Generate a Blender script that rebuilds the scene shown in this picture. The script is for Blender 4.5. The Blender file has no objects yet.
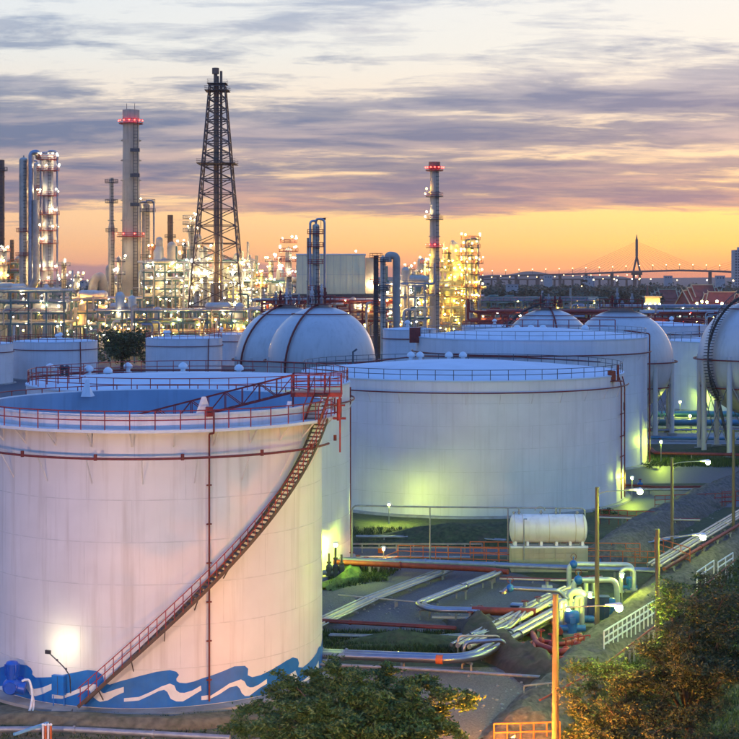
import bpy, math, random
from mathutils import Vector, Matrix, geometry
PI = math.pi
sc = bpy.context.scene
R_ = random.Random(7)
H0, FPX, U0, V0 = 24.3, 1600.0, 369.5, 278.0      # eye height, focal length in photo pixels, principal column, horizon row

# ---------------------------------------------------------------- camera
cam_d = bpy.data.cameras.new('camera')
cam = bpy.data.objects.new('camera', cam_d)
sc.collection.objects.link(cam)
cam.location = (0, 0, H0)
cam.rotation_euler = (PI/2, 0, 0)
cam_d.sensor_width = 36
cam_d.lens = FPX/739*36
cam_d.shift_y = -(U0 - V0)/739
cam_d.clip_start = 0.5
cam_d.clip_end = 30000
sc.camera = cam
sc.view_settings.view_transform = 'Standard'
sc.view_settings.look = 'None'
sc.view_settings.exposure = 0.3
sc.view_settings.gamma = 1.0
sc.render.engine = 'CYCLES'
sc.cycles.max_bounces = 5
sc.cycles.diffuse_bounces = 2
sc.cycles.glossy_bounces = 3
sc.cycles.caustics_reflective = False
sc.cycles.caustics_refractive = False
sc.cycles.sample_clamp_indirect = 4
sc.cycles.use_denoising = True

def lin(r, g, b):
    f = lambda c: (c/255/12.92 if c/255 <= .04045 else ((c/255+.055)/1.055)**2.4)
    return (f(r), f(g), f(b), 1)

# ---------------------------------------------------------------- sky
w = bpy.data.worlds.new('World'); sc.world = w; w.use_nodes = True
nt = w.node_tree; nt.nodes.clear(); N = nt.nodes; L = nt.links
def nd(tree, t, **k):
    n = tree.nodes.new(t)
    for a, b in k.items(): setattr(n, a, b)
    return n
def mth(tree, op, a, b=None, c=None, clamp=False):
    n = tree.nodes.new('ShaderNodeMath'); n.operation = op; n.use_clamp = clamp
    for i, x in enumerate((a, b, c)):
        if x is None: continue
        if isinstance(x, (int, float)): n.inputs[i].default_value = x
        else: tree.links.new(x, n.inputs[i])
    return n.outputs[0]
def mixc(tree, f, a, b, blend='MIX'):
    n = tree.nodes.new('ShaderNodeMix'); n.data_type = 'RGBA'; n.blend_type = blend
    for s, x in ((n.inputs[0], f), (n.inputs[6], a), (n.inputs[7], b)):
        if isinstance(x, (int, float)): s.default_value = x
        elif isinstance(x, tuple): s.default_value = x
        else: tree.links.new(x, s)
    return n.outputs[2]
def ramp(tree, f, stops, interp='LINEAR'):
    n = tree.nodes.new('ShaderNodeValToRGB'); e = n.color_ramp.elements; n.color_ramp.interpolation = interp
    while len(e) > 1: e.remove(e[-1])
    e[0].position = stops[0][0]; e[0].color = stops[0][1]
    for p, c in stops[1:]:
        x = e.new(p); x.color = c
    tree.links.new(f, n.inputs[0])
    return n.outputs[0]
tc = nd(nt, 'ShaderNodeTexCoord')
sx = nd(nt, 'ShaderNodeSeparateXYZ'); L.new(tc.outputs['Generated'], sx.inputs[0])
X, Y, Z = sx.outputs
zc = mth(nt, 'MAXIMUM', Z, 0.0)
sq = mth(nt, 'SQRT', zc)                       # 0..1, spreads the horizon band
# toward the sunset azimuth (a little right of the view): 1, away: 0
tow = mth(nt, 'ADD', mth(nt, 'MULTIPLY', X, 0.30), mth(nt, 'MULTIPLY', Y, 0.954))
tow = mth(nt, 'ADD', mth(nt, 'MULTIPLY', tow, 0.5), 0.5, clamp=True)
side = mth(nt, 'ADD', mth(nt, 'MULTIPLY', X, 2.0), 0.5, clamp=True)      # left .. right across the glow
q = lambda e: math.sqrt(math.sin(math.radians(e)))
glowL = ramp(nt, sq, [(0, (.66, .30, .22, 1)), (q(.5), (.86, .40, .21, 1)), (q(1.1), (1.02, .52, .22, 1)), (q(1.9), (1.06, .62, .30, 1)),
                      (q(3), (1.02, .66, .36, 1)), (q(5), (.92, .71, .52, 1)), (q(8), (.76, .78, .76, 1)), (q(13), (.68, .76, .86, 1)),
                      (q(28), lin(140, 180, 242)), (q(60), lin(92, 148, 244)), (1, lin(80, 138, 246))])
glowR = ramp(nt, sq, [(0, (1.0, .36, .11, 1)), (q(.6), (1.2, .48, .08, 1)), (q(1.3), (1.42, .76, .08, 1)), (q(2.2), (1.38, .86, .18, 1)),
                      (q(3.2), (1.10, .72, .34, 1)), (q(5), (1.0, .76, .50, 1)), (q(8), (.88, .84, .74, 1)), (q(13), (.80, .84, .86, 1)),
                      (q(28), lin(140, 180, 242)), (q(60), lin(92, 148, 244)), (1, lin(80, 138, 246))])
glow = mixc(nt, side, glowL, glowR)
back = ramp(nt, sq, [(0, lin(76, 116, 190)), (q(3), lin(90, 132, 212)), (q(9), lin(104, 156, 238)), (q(20), lin(108, 170, 254)),
                     (q(45), lin(104, 160, 254)), (1, lin(84, 144, 248))])
tf = ramp(nt, tow, [(0.25, (0, 0, 0, 1)), (0.9, (1, 1, 1, 1))], 'EASE')
clear = mixc(nt, tf, back, glow)
# cloud layer seen in perspective
den = mth(nt, 'ADD', zc, 0.085)
cx = mth(nt, 'DIVIDE', X, den); cy = mth(nt, 'DIVIDE', Y, den)
cv = nd(nt, 'ShaderNodeCombineXYZ'); L.new(cx, cv.inputs[0]); L.new(mth(nt, 'MULTIPLY', cy, 1.7), cv.inputs[1])
def noise(scale, det, rough, dist, off):
    m = nd(nt, 'ShaderNodeVectorMath', operation='ADD'); L.new(cv.outputs[0], m.inputs[0]); m.inputs[1].default_value = off
    n = nd(nt, 'ShaderNodeTexNoise'); L.new(m.outputs[0], n.inputs['Vector'])
    n.inputs['Scale'].default_value = scale; n.inputs['Detail'].default_value = det
    n.inputs['Roughness'].default_value = rough; n.inputs['Distortion'].default_value = dist
    return n.outputs['Fac']
n1 = noise(0.52, 11, .60, .15, (6.4, 2.2, 0)); n2 = noise(2.6, 10, .66, .35, (11.3, 1.9, 4))
n3 = noise(1.3, 7, .6, .4, (31.0, 12.5, 9))
def gv(x): return (x, x, x, 1)
cov = ramp(nt, sq, [(0, gv(.0)), (q(1.2), gv(.30)), (q(1.8), gv(.42)), (q(2.5), gv(.52)), (q(3.6), gv(.545)),
                    (q(5), gv(.57)), (q(6.8), gv(.55)), (q(7.8), gv(.48)), (q(9), gv(.41)), (q(14), gv(.38)),
                    (q(30), gv(.42)), (1, gv(.40))])
dn = mth(nt, 'ADD', mth(nt, 'MULTIPLY', n1, .66), mth(nt, 'MULTIPLY', n2, .34))
raw = mth(nt, 'SUBTRACT', mth(nt, 'ADD', dn, cov), 1.0)
mask = ramp(nt, mth(nt, 'ADD', raw, .5), [(.46, gv(0)), (.495, gv(.40)), (.53, gv(.82)), (.60, gv(1))], 'LINEAR')
# cloud colours: lavender grey bodies, peach where thin and low
cbody = ramp(nt, sq, [(q(.8), lin(186, 136, 120)), (q(2.2), lin(128, 116, 138)), (q(4), lin(96, 110, 142)), (q(7), lin(110, 128, 160)), (q(11), lin(170, 186, 208)),
                      (q(30), lin(124, 152, 214)), (1, lin(100, 138, 214))])
cedge = ramp(nt, sq, [(q(.8), lin(240, 170, 120)), (q(2.4), lin(222, 166, 138)), (q(4), lin(186, 162, 160)), (q(8), lin(192, 194, 202)), (1, lin(170, 188, 230))])
ccol = mixc(nt, ramp(nt, n3, [(.44, gv(0)), (.66, gv(1))]), cbody, cedge)
ccol = mixc(nt, tf, mixc(nt, .8, ccol, lin(106, 128, 206)), ccol)
skyc = mixc(nt, mask, clear, ccol)
# low bank of cloud on the horizon, lumpy top, taller on the left
az = nd(nt, 'ShaderNodeCombineXYZ'); L.new(X, az.inputs[0]); L.new(Y, az.inputs[1])
nb = nd(nt, 'ShaderNodeTexNoise'); L.new(az.outputs[0], nb.inputs['Vector']); nb.inputs['Scale'].default_value = 9; nb.inputs['Detail'].default_value = 7; nb.inputs['Roughness'].default_value = .5
hgt = mth(nt, 'ADD', mth(nt, 'MULTIPLY', nb.outputs['Fac'], .026), mth(nt, 'MULTIPLY', side, -.0085))
bk = mth(nt, 'MULTIPLY', mth(nt, 'SUBTRACT', mth(nt, 'SUBTRACT', hgt, zc), .0015), 420, clamp=True)
bk = mth(nt, 'MULTIPLY', bk, .72)
bcol = mixc(nt, side, lin(138, 116, 140), lin(200, 122, 96))
bcol = mixc(nt, tf, lin(150, 146, 186), bcol)
skyc = mixc(nt, bk, skyc, bcol)
nis = nd(nt, 'ShaderNodeTexSky', sky_type='NISHITA', sun_disc=False)
nis.sun_elevation = math.radians(1.0); nis.sun_rotation = math.radians(18)
b1 = nd(nt, 'ShaderNodeBackground'); L.new(nis.outputs[0], b1.inputs[0]); b1.inputs[1].default_value = .012
b2 = nd(nt, 'ShaderNodeBackground'); L.new(skyc, b2.inputs[0]); b2.inputs[1].default_value = .90
ads = nd(nt, 'ShaderNodeAddShader'); L.new(b1.outputs[0], ads.inputs[0]); L.new(b2.outputs[0], ads.inputs[1])
wo = nd(nt, 'ShaderNodeOutputWorld'); L.new(ads.outputs[0], wo.inputs[0])
w.cycles.sampling_method = 'MANUAL'; w.cycles.sample_map_resolution = 512

# the last of the sun, at the horizon beyond the bridge, veiled by cloud
sd = bpy.data.lights.new('sun', 'SUN'); sd.energy = 0.35; sd.angle = math.radians(14); sd.color = (1, .62, .36)
so = bpy.data.objects.new('sun', sd); sc.collection.objects.link(so)
_e, _a = math.radians(1.5), math.radians(18)
so.rotation_euler = (-Vector((math.sin(_a)*math.cos(_e), math.cos(_a)*math.cos(_e), math.sin(_e)))).to_track_quat('-Z', 'Y').to_euler()

# ---------------------------------------------------------------- helpers
def P(u, v, y): return Vector(((u-U0)*y/FPX, y, H0-(v-V0)*y/FPX))
def G(u, v, z=0.0):                                    # point on the level z under a photo pixel
    y = (H0-z)*FPX/(v-V0)
    return Vector(((u-U0)*y/FPX, y, z))

M = {}
def mat(name, col, rough=.6, metal=0.0, var=.12, scale=2.0, bump=0.0, streak=0.0, dirt=(.10, .075, .05), dirt_amt=0.0, stretch=(1, 1, 1), emit=None, estr=0, detail=5):
    m = bpy.data.materials.new(name); m.use_nodes = True; t = m.node_tree
    b = t.nodes['Principled BSDF']
    b.inputs['Roughness'].default_value = rough; b.inputs['Metallic'].default_value = metal
    g = t.nodes.new('ShaderNodeNewGeometry')
    mp = t.nodes.new('ShaderNodeVectorMath'); mp.operation = 'MULTIPLY'; mp.inputs[1].default_value = stretch
    t.links.new(g.outputs['Position'], mp.inputs[0])
    n = t.nodes.new('ShaderNodeTexNoise'); n.inputs['Scale'].default_value = scale; n.inputs['Detail'].default_value = detail
    t.links.new(mp.outputs[0], n.inputs['Vector'])
    lo = tuple(max(0, c*(1-var)) for c in col) + (1,); hi = tuple(min(1, c*(1+var)) for c in col) + (1,)
    c = ramp(t, n.outputs['Fac'], [(.3, lo), (.7, hi)])
    if dirt_amt:
        n2 = t.nodes.new('ShaderNodeTexNoise'); n2.inputs['Scale'].default_value = scale*.35; n2.inputs['Detail'].default_value = 8; n2.inputs['Roughness'].default_value = .65
        t.links.new(mp.outputs[0], n2.inputs['Vector'])
        f = ramp(t, n2.outputs['Fac'], [(.5, (0, 0, 0, 1)), (.75, (dirt_amt,)*3 + (1,))])
        c = mixc(t, f, c, tuple(dirt) + (1,))
    if streak:
        m3 = t.nodes.new('ShaderNodeVectorMath'); m3.operation = 'MULTIPLY'; m3.inputs[1].default_value = (1.5, 1.5, .07)
        t.links.new(g.outputs['Position'], m3.inputs[0])
        n3_ = t.nodes.new('ShaderNodeTexNoise'); n3_.inputs['Scale'].default_value = 1.3; n3_.inputs['Detail'].default_value = 6; n3_.inputs['Roughness'].default_value = .6
        t.links.new(m3.outputs[0], n3_.inputs['Vector'])
        f = ramp(t, n3_.outputs['Fac'], [(.5, (0, 0, 0, 1)), (.72, (streak,)*3 + (1,))])
        c = mixc(t, f, c, tuple(dirt) + (1,))
    t.links.new(c, b.inputs['Base Color'])
    if bump:
        bp = t.nodes.new('ShaderNodeBump'); bp.inputs['Strength'].default_value = bump; bp.inputs['Distance'].default_value = .05
        t.links.new(n.outputs['Fac'], bp.inputs['Height']); t.links.new(bp.outputs[0], b.inputs['Normal'])
    if emit:
        b.inputs['Emission Color'].default_value = tuple(emit) + (1,); b.inputs['Emission Strength'].default_value = estr
    M[name] = m
    return m

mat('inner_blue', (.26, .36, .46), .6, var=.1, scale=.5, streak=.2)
mat('tank_white', (.82, .77, .74), .42, var=.05, scale=.5, streak=.38, dirt=(.46, .38, .30), dirt_amt=.10)
mat('tank_white_b', (.80, .76, .74), .45, var=.05, scale=.4, streak=.22, dirt=(.42, .36, .30), dirt_amt=.10)
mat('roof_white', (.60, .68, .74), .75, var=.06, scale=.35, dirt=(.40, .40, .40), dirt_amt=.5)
mat('sphere_white', (.62, .58, .55), .36, var=.06, scale=.3, streak=.4, dirt=(.40, .36, .32), dirt_amt=.08)
mat('box_joint', (.60, .56, .40), .6, var=.1)
mat('seam_grey', (.70, .66, .62), .6, var=.1)
mat('red_paint', (.36, .028, .022), .5, var=.25, scale=3, dirt=(.10, .03, .02), dirt_amt=.6)
mat('dark_red', (.20, .028, .022), .6, var=.25, scale=3)
mat('orange_rail', (.62, .13, .03), .5, var=.15, scale=3)
mat('blue_paint', (.004, .15, .50), .45, var=.14, scale=1.6, streak=.22, dirt=(.08, .20, .34), dirt_amt=.35)
mat('blue_machine', (.012, .10, .50), .35, var=.15, scale=4)
mat('white_paint', (.78, .78, .76), .5, var=.06, scale=3)
mat('grey_steel', (.30, .31, .32), .45, metal=.4, var=.2, scale=2)
mat('dark_steel', (.085, .085, .09), .55, metal=.3, var=.3, scale=2)
mat('flare_steel', (.11, .075, .06), .6, metal=.3, var=.3, scale=1)
mat('bright_pipe', (.34, .35, .38), .30, metal=.9, var=.12, scale=1.4, dirt=(.25, .22, .20), dirt_amt=.5)
mat('silver_vessel', (.60, .49, .36), .45, metal=.25, var=.15, scale=.6, dirt=(.22, .18, .15), dirt_amt=.45)
mat('teal_steel', (.11, .20, .18), .5, var=.2, scale=2)
mat('cream_vessel', (.56, .53, .46), .5, var=.12, scale=.6, streak=.3, dirt=(.26, .20, .14))
mat('brown_stack', (.26, .15, .085), .7, var=.3, scale=.4, dirt=(.10, .06, .04), dirt_amt=.7)
mat('concrete_stack', (.56, .46, .33), .85, var=.10, scale=.3, streak=.5, dirt=(.22, .18, .14), bump=.2)
mat('concrete', (.33, .31, .28), .9, var=.18, scale=1.1, bump=.5, dirt=(.12, .11, .09), dirt_amt=.6)
mat('bank_concrete', (.125, .10, .08), .92, var=.5, scale=3.2, bump=1.0, dirt=(.06, .065, .035), dirt_amt=.9, detail=10)
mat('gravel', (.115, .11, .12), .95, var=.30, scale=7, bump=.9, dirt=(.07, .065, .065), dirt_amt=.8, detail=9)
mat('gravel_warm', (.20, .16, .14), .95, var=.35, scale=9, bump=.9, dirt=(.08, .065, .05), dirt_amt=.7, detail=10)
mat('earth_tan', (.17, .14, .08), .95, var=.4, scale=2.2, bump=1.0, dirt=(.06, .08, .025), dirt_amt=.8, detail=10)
mat('earth', (.075, .055, .04), .95, var=.4, scale=1.6, bump=1.0, dirt=(.035, .05, .018), dirt_amt=.9, detail=10)
mat('grass', (.045, .062, .022), .9, var=.5, scale=2.5, bump=1.0, dirt=(.09, .07, .045), dirt_amt=.8, detail=10)
mat('grass_green', (.055, .115, .025), .9, var=.5, scale=4, bump=1.0, dirt=(.10, .085, .05), dirt_amt=.6, detail=10)
mat('ground_far', (.04, .045, .035), .95, var=.5, scale=.05, dirt=(.03, .05, .02), dirt_amt=.9, detail=8)
mat('asphalt', (.065, .075, .095), .6, var=.2, scale=4, bump=.3, dirt=(.12, .11, .10), dirt_amt=.35)
mat('old_wood', (.15, .115, .075), .85, var=.3, scale=3, stretch=(6, 6, .5), bump=.4)
mat('bark', (.10, .065, .04), .9, var=.35, scale=5, bump=.6)
mat('far_roof_red', (.25, .060, .045), .7, var=.25, scale=.3)
mat('far_wall', (.42, .40, .37), .8, var=.12, scale=.2)
mat('bridge_concrete', (.10, .07, .06), .85, var=.1, scale=.02)
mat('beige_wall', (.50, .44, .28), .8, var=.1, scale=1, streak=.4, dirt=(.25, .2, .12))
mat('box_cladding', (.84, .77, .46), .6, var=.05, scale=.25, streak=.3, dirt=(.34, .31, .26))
mat('duct_tan', (.42, .35, .27), .6, var=.2, scale=.5)
mat('glass_dark', (.05, .06, .07), .12, var=.1)
mat('pipe_blue', (.06, .19, .27), .4, metal=.2, var=.15, scale=1)
mat('pump_blue', (.015, .13, .42), .4, var=.2, scale=4)
mat('navy', (.012, .035, .12), .4, var=.2, scale=2)
mat('pale_pipe', (.50, .52, .50), .4, metal=.3, var=.15, scale=2)
mat('cabinet_blue', (.16, .42, .62), .45, var=.1, scale=2)
mat('grass_green_paint', (.03, .30, .12), .5, var=.05)
def leafmat(name, c, c2):
    m = mat(name, c, .55, var=.0)
    t = m.node_tree; b = t.nodes['Principled BSDF']
    oi = t.nodes.new('ShaderNodeNewGeometry')
    r = ramp(t, oi.outputs['Random Per Island'], [(0, tuple(x*.6 for x in c)+(1,)), (.5, tuple(c)+(1,)), (1, tuple(c2)+(1,))])
    t.links.new(r, b.inputs['Base Color'])
    b.inputs['Specular IOR Level'].default_value = .3
leafmat('leaf_near', (.04, .105, .025), (.16, .20, .05))
leafmat('leaf_dark', (.03, .065, .02), (.13, .12, .045))
leafmat('leaf_mid', (.035, .075, .025), (.08, .12, .03))
leafmat('leaf_far', (.024, .055, .028), (.05, .09, .035))
def glowmat(name, col, s):
    m = bpy.data.materials.new(name); m.use_nodes = True; t = m.node_tree; t.nodes.clear()
    e = t.nodes.new('ShaderNodeEmission'); e.inputs[0].default_value = tuple(col) + (1,); e.inputs[1].default_value = s
    o = t.nodes.new('ShaderNodeOutputMaterial'); t.links.new(e.outputs[0], o.inputs[0])
    M[name] = m
glowmat('lamp_mercury', (.74, 1.0, .06), 1700)         # yellow green yard lamps
glowmat('lamp_mercury_dim', (.68, 1, .06), 900)
glowmat('lamp_white', (1, .80, .46), 150)            # plant flood lights
glowmat('lamp_warm', (1, .58, .12), 150)
glowmat('lamp_yellow', (1, .72, .08), 130)
glowmat('lamp_red', (1, .03, .02), 26)
glowmat('lamp_sodium', (1, .30, .025), 5500)
glowmat('lamp_sodium_low', (1, .32, .03), 13000)
glowmat('lamp_orange', (1, .45, .08), 500)
glowmat('lamp_added_street', (1, .60, .33), 7600)  # added lamps out of view that warm the near tank
glowmat('lamp_mercury_wide', (.80, 1.0, .12), 4000)
glowmat('lamp_wall', (1, .90, .55), 210)
glowmat('lamp_far', (1, .66, .26), 7)
glowmat('lamp_far_white', (1, .9, .8), 9)

class MB:
    def __init__(s): s.v = []; s.f = []; s.sm = []
    def add(s, vs, fs, smooth=False):
        o = len(s.v); s.v += [tuple(p) for p in vs]
        for f in fs: s.f.append(tuple(i+o for i in f)); s.sm.append(smooth)
        return s
    def box(s, c, d, rz=0.0):
        ca, sa = math.cos(rz), math.sin(rz); vs = []
        for z in (-.5, .5):
            for x, y in ((-.5, -.5), (.5, -.5), (.5, .5), (-.5, .5)):
                a, b = x*d[0], y*d[1]
                vs.append((c[0]+a*ca-b*sa, c[1]+a*sa+b*ca, c[2]+z*d[2]))
        return s.add(vs, [(3, 2, 1, 0), (4, 5, 6, 7), (0, 1, 5, 4), (1, 2, 6, 5), (2, 3, 7, 6), (3, 0, 4, 7)])
    def beam(s, p, q, w=.1, h=None):
        p, q = Vector(p), Vector(q); h = h or w; d = (q-p)
        if d.length < 1e-6: return s
        d.normalize(); up = Vector((0, 0, 1)) if abs(d.z) < .95 else Vector((0, 1, 0))
        a = d.cross(up).normalized()*w/2; b = a.cross(d).normalized()*h/2
        vs = [p-a-b, p+a-b, p+a+b, p-a+b, q-a-b, q+a-b, q+a+b, q-a+b]
        return s.add(vs, [(0, 1, 2, 3), (7, 6, 5, 4), (0, 4, 5, 1), (1, 5, 6, 2), (2, 6, 7, 3), (3, 7, 4, 0)])
    def cyl(s, p, q, r, r2=None, n=8, caps=True):
        p, q = Vector(p), Vector(q); r2 = r if r2 is None else r2; d = (q-p).normalized()
        up = Vector((0, 0, 1)) if abs(d.z) < .95 else Vector((0, 1, 0))
        a = d.cross(up).normalized(); b = a.cross(d)
        A = [p+(a*math.cos(2*PI*i/n)+b*math.sin(2*PI*i/n))*r for i in range(n)]
        B = [q+(a*math.cos(2*PI*i/n)+b*math.sin(2*PI*i/n))*r2 for i in range(n)]
        s.add(A+B, [(i, (i+1) % n, n+(i+1) % n, n+i) for i in range(n)], n > 5)
        if caps: s.add(A, [tuple(range(n))[::-1]]); s.add(B, [tuple(range(n))])
        return s
    def path(s, pts, r, n=8, closed=False, caps=True):
        pts = [Vector(p) for p in pts]; m = len(pts); rings = []
        pa = None
        for i in range(m):
            if closed: d = (pts[(i+1) % m]-pts[i-1]).normalized()
            else:
                d1 = (pts[i]-pts[i-1]).normalized() if i else (pts[1]-pts[0]).normalized()
                d2 = (pts[i+1]-pts[i]).normalized() if i < m-1 else d1
                d = (d1+d2); d = d.normalized() if d.length > 1e-6 else d1
            if pa is None:
                up = Vector((0, 0, 1)) if abs(d.z) < .95 else Vector((0, 1, 0)); a = d.cross(up).normalized()
            else: a = (pa-d*pa.dot(d)).normalized()
            pa = a; b = a.cross(d)
            k = 1.0
            if not closed and 0 < i < m-1: k = 1/max(.5, math.sqrt(max(0, (1+d1.dot(d2))/2)))
            rings.append([pts[i]+(a*math.cos(2*PI*j/n)+b*math.sin(2*PI*j/n))*r for j in range(n)])
        vs = [v for g in rings for v in g]; fs = []
        for i in range(m if closed else m-1):
            o, o2 = i*n, ((i+1) % m)*n
            for j in range(n): fs.append((o+j, o+(j+1) % n, o2+(j+1) % n, o2+j))
        s.add(vs, fs, n > 4)
        if caps and not closed: s.add(rings[0], [tuple(range(n))[::-1]]); s.add(rings[-1], [tuple(range(n))])
        return s
    def lathe(s, prof, c, n=32, a0=0.0, a1=2*PI, smooth=True):
        full = abs(a1-a0-2*PI) < 1e-6; k = n if full else n+1; vs = []
        for r, z in prof:
            for i in range(k):
                a = a0+(a1-a0)*i/n; vs.append((c[0]+r*math.cos(a), c[1]+r*math.sin(a), c[2]+z))
        fs = []
        for j in range(len(prof)-1):
            for i in range(n):
                i2 = (i+1) % k if full else i+1
                fs.append((j*k+i, j*k+i2, (j+1)*k+i2, (j+1)*k+i))
        return s.add(vs, fs, smooth)
    def sphere(s, c, r, n=10, m=6, sz=1.0):
        vs = [(c[0], c[1], c[2]-r*sz)]
        for j in range(1, m):
            t = -PI/2+PI*j/m
            for i in range(n):
                a = 2*PI*i/n; vs.append((c[0]+r*math.cos(t)*math.cos(a), c[1]+r*math.cos(t)*math.sin(a), c[2]+r*sz*math.sin(t)))
        vs.append((c[0], c[1], c[2]+r*sz)); e = len(vs)-1; fs = []
        for i in range(n):
            i2 = (i+1) % n
            fs.append((0, 1+i2, 1+i)); fs.append((e, 1+(m-2)*n+i, 1+(m-2)*n+i2))
            for j in range(m-2): fs.append((1+j*n+i, 1+j*n+i2, 1+(j+1)*n+i2, 1+(j+1)*n+i))
        return s.add(vs, fs, True)
    def poly(s, pts, z=None):
        return s.add([(p[0], p[1], p[2] if z is None else z) for p in pts], [tuple(range(len(pts)))])
    def mesh(s, name, m, org=(0, 0, 0)):
        me = bpy.data.meshes.new(name)
        me.from_pydata([(x-org[0], y-org[1], z-org[2]) for x, y, z in s.v], [], s.f)
        me.polygons.foreach_set('use_smooth', s.sm)
        if m: me.materials.append(M[m])
        me.update(); return me
    def build(s, name, m, parent=None, label=None, kind=None, cat=None, group=None):
        if parent is None:
            xs = [v[0] for v in s.v]; ys = [v[1] for v in s.v]; zs = [v[2] for v in s.v]
            org = ((min(xs)+max(xs))/2, (min(ys)+max(ys))/2, min(zs))
            o = bpy.data.objects.new(name, s.mesh(name, m, org)); o.location = org
        else:
            org = ORG[parent.name]
            o = bpy.data.objects.new(name, s.mesh(name, m, org)); o.parent = parent
        sc.collection.objects.link(o); ORG[o.name] = org
        tag(o, label, cat, group, kind); return o
ORG = {}
def tag(o, label=None, cat=None, group=None, kind=None):
    for k, v in (('label', label), ('category', cat), ('group', group), ('kind', kind)):
        if v: o[k] = v
def thing(name, loc, label, cat, group=None, kind=None):
    o = bpy.data.objects.new(name, None); sc.collection.objects.link(o)
    o.location = loc; o.empty_display_size = .5; ORG[o.name] = tuple(loc); tag(o, label, cat, group, kind); return o
def inst(name, me, parent, loc, rot=(0, 0, 0), scale=(1, 1, 1)):
    o = bpy.data.objects.new(name, me); sc.collection.objects.link(o)
    if parent is not None:
        o.parent = parent; g = ORG[parent.name]; o.location = (loc[0]-g[0], loc[1]-g[1], loc[2]-g[2])
    else: o.location = loc
    o.rotation_euler = rot; o.scale = scale; ORG[o.name] = tuple(loc); return o
def rnd(pts, rad, k=5):                               # round the corners of a polyline into elbows
    pts = [Vector(p) for p in pts]; out = [pts[0]]
    for i in range(1, len(pts)-1):
        a, b, c = pts[i-1], pts[i], pts[i+1]; r = min(rad, (a-b).length*.45, (c-b).length*.45)
        p0 = b+(a-b).normalized()*r; p1 = b+(c-b).normalized()*r
        for j in range(k+1):
            t = j/k; out.append(p0*(1-t)**2+b*2*t*(1-t)+p1*t*t)
    return out+[pts[-1]]
def circle(c, r, z, n=96, a0=0, a1=2*PI):
    full = abs(a1-a0-2*PI) < 1e-6
    return [(c[0]+r*math.cos(a0+(a1-a0)*i/n), c[1]+r*math.sin(a0+(a1-a0)*i/n), z) for i in range(n if full else n+1)]
def polar(c, r, deg, z): return Vector((c[0]+r*math.sin(math.radians(deg)), c[1]-r*math.cos(math.radians(deg)), z))  # 0 faces the camera, + to the right
BULB = {}
def bulb(parent, p, m='lamp_mercury', r=.15, name='lamp'):
    k = (m, round(r, 2))
    if k not in BULB: BULB[k] = MB().sphere((0, 0, 0), r, 6, 4).mesh('lamp_bulb', m)
    return inst(name, BULB[k], parent, p)
# ---------------------------------------------------------------- ground
def sheet(name, pts, m, z, n=None, **k):
    return MB().poly(pts, z).build(name, m, kind='structure', **k)
g = MB(); g.poly([(-9000, -150), (9000, -150), (9000, 6900), (-9000, 6900)], 0); g.build('ground', 'ground_far', kind='structure')
sheet('grass_field', [(-90, 20), (110, 20), (110, 330), (-90, 330)], 'grass', .004)
sheet('gravel_yard', [G(300, 600), G(318, 563), G(455, 566), G(520, 574), G(560, 585), G(500, 632), G(430, 632), G(300, 632)], 'gravel', .008)
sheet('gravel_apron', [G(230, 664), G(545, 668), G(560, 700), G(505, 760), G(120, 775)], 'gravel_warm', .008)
sheet('concrete_yard', [G(640, 432), G(790, 432), G(790, 444), G(640, 444)], 'concrete', .008)
sheet('access_road', [G(628, 466), G(800, 466), G(800, 482), G(620, 484)], 'asphalt', .008)
sheet('service_road', [G(600, 489), G(800, 487), G(800, 505), G(590, 512)], 'asphalt', .012)
sheet('gravel_path', [G(350, 548.5), G(560, 548.5), G(560, 556), G(350, 556)], 'gravel', .008)
sheet('tank_yard', [G(-200, 360), G(960, 360), G(960, 428), G(-200, 428)], 'gravel', .006)
# the sloping bank road on the right
def bank(name, pts, wid, h, m, top=.8, rough=.24):
    n = len(pts); rows = []; K = 10
    for i, p in enumerate(pts):
        p = Vector(p); a = Vector(pts[max(0, i-1)]); c = Vector(pts[min(n-1, i+1)]); d = (c-a); d.z = 0; d.normalize(); s_ = Vector((d.y, -d.x, 0)); row = []
        e = min(1, (min(i, n-1-i)+.15)/3)
        for k in range(K+1):
            f = k/K*2-1; x = f*wid/2; z = h*min(1, max(0, (wid/2-abs(x))/max(.1, (wid-top)/2)))*e
            row.append(p+s_*(x*(1+.06*R_.uniform(-1, 1)))+Vector((0, 0, z+(R_.uniform(-1, 1)*rough if 0 < k < K else -.15))))
        rows.append(row)
    vs = [v for r in rows for v in r]; K1 = K+1
    return MB().add(vs, [(i*K1+j, i*K1+j+1, (i+1)*K1+j+1, (i+1)*K1+j) for i in range(n-1) for j in range(K)], True).build(name, m, kind='structure')
def dense(pts, step=2.0):
    out = []
    for a, b in zip(pts, pts[1:]):
        a, b = Vector(a), Vector(b); k = max(1, int((b-a).length/step))
        out += [a+(b-a)*i/k for i in range(k)]
    return out+[Vector(pts[-1])]
bank('earth_bank', dense([G(318, 645), G(400, 642), G(455, 645), G(475, 650)]), 4.2, .9, 'grass')
bank('earth_bank', dense([G(345, 540), G(560, 540), G(640, 536)], 3), 7, 1.5, 'grass')
bank('earth_bank', dense([G(470, 620), G(500, 650), G(540, 672), G(560, 690)], .8), 4.4, 1.15, 'earth', rough=.3)
bank('concrete_bank', dense([G(515, 745), G(560, 695), G(598, 655), G(640, 618), G(690, 570), G(790, 508)], .8), 4.6, 1.0, 'bank_concrete', top=1.6)
bank('concrete_bank', dense([G(600, 566), G(650, 530), G(700, 504), G(760, 478)], .9), 6.0, 1.4, 'bank_concrete', top=2.0)
bank('earth_bank', dense([G(640, 454), G(720, 453), G(830, 452)], 4), 8, 1.2, 'grass')
bank('earth_bank', dense([G(345, 562), G(352, 580), G(320, 590)], 1.5), 2.5, .8, 'grass_green')
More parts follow.
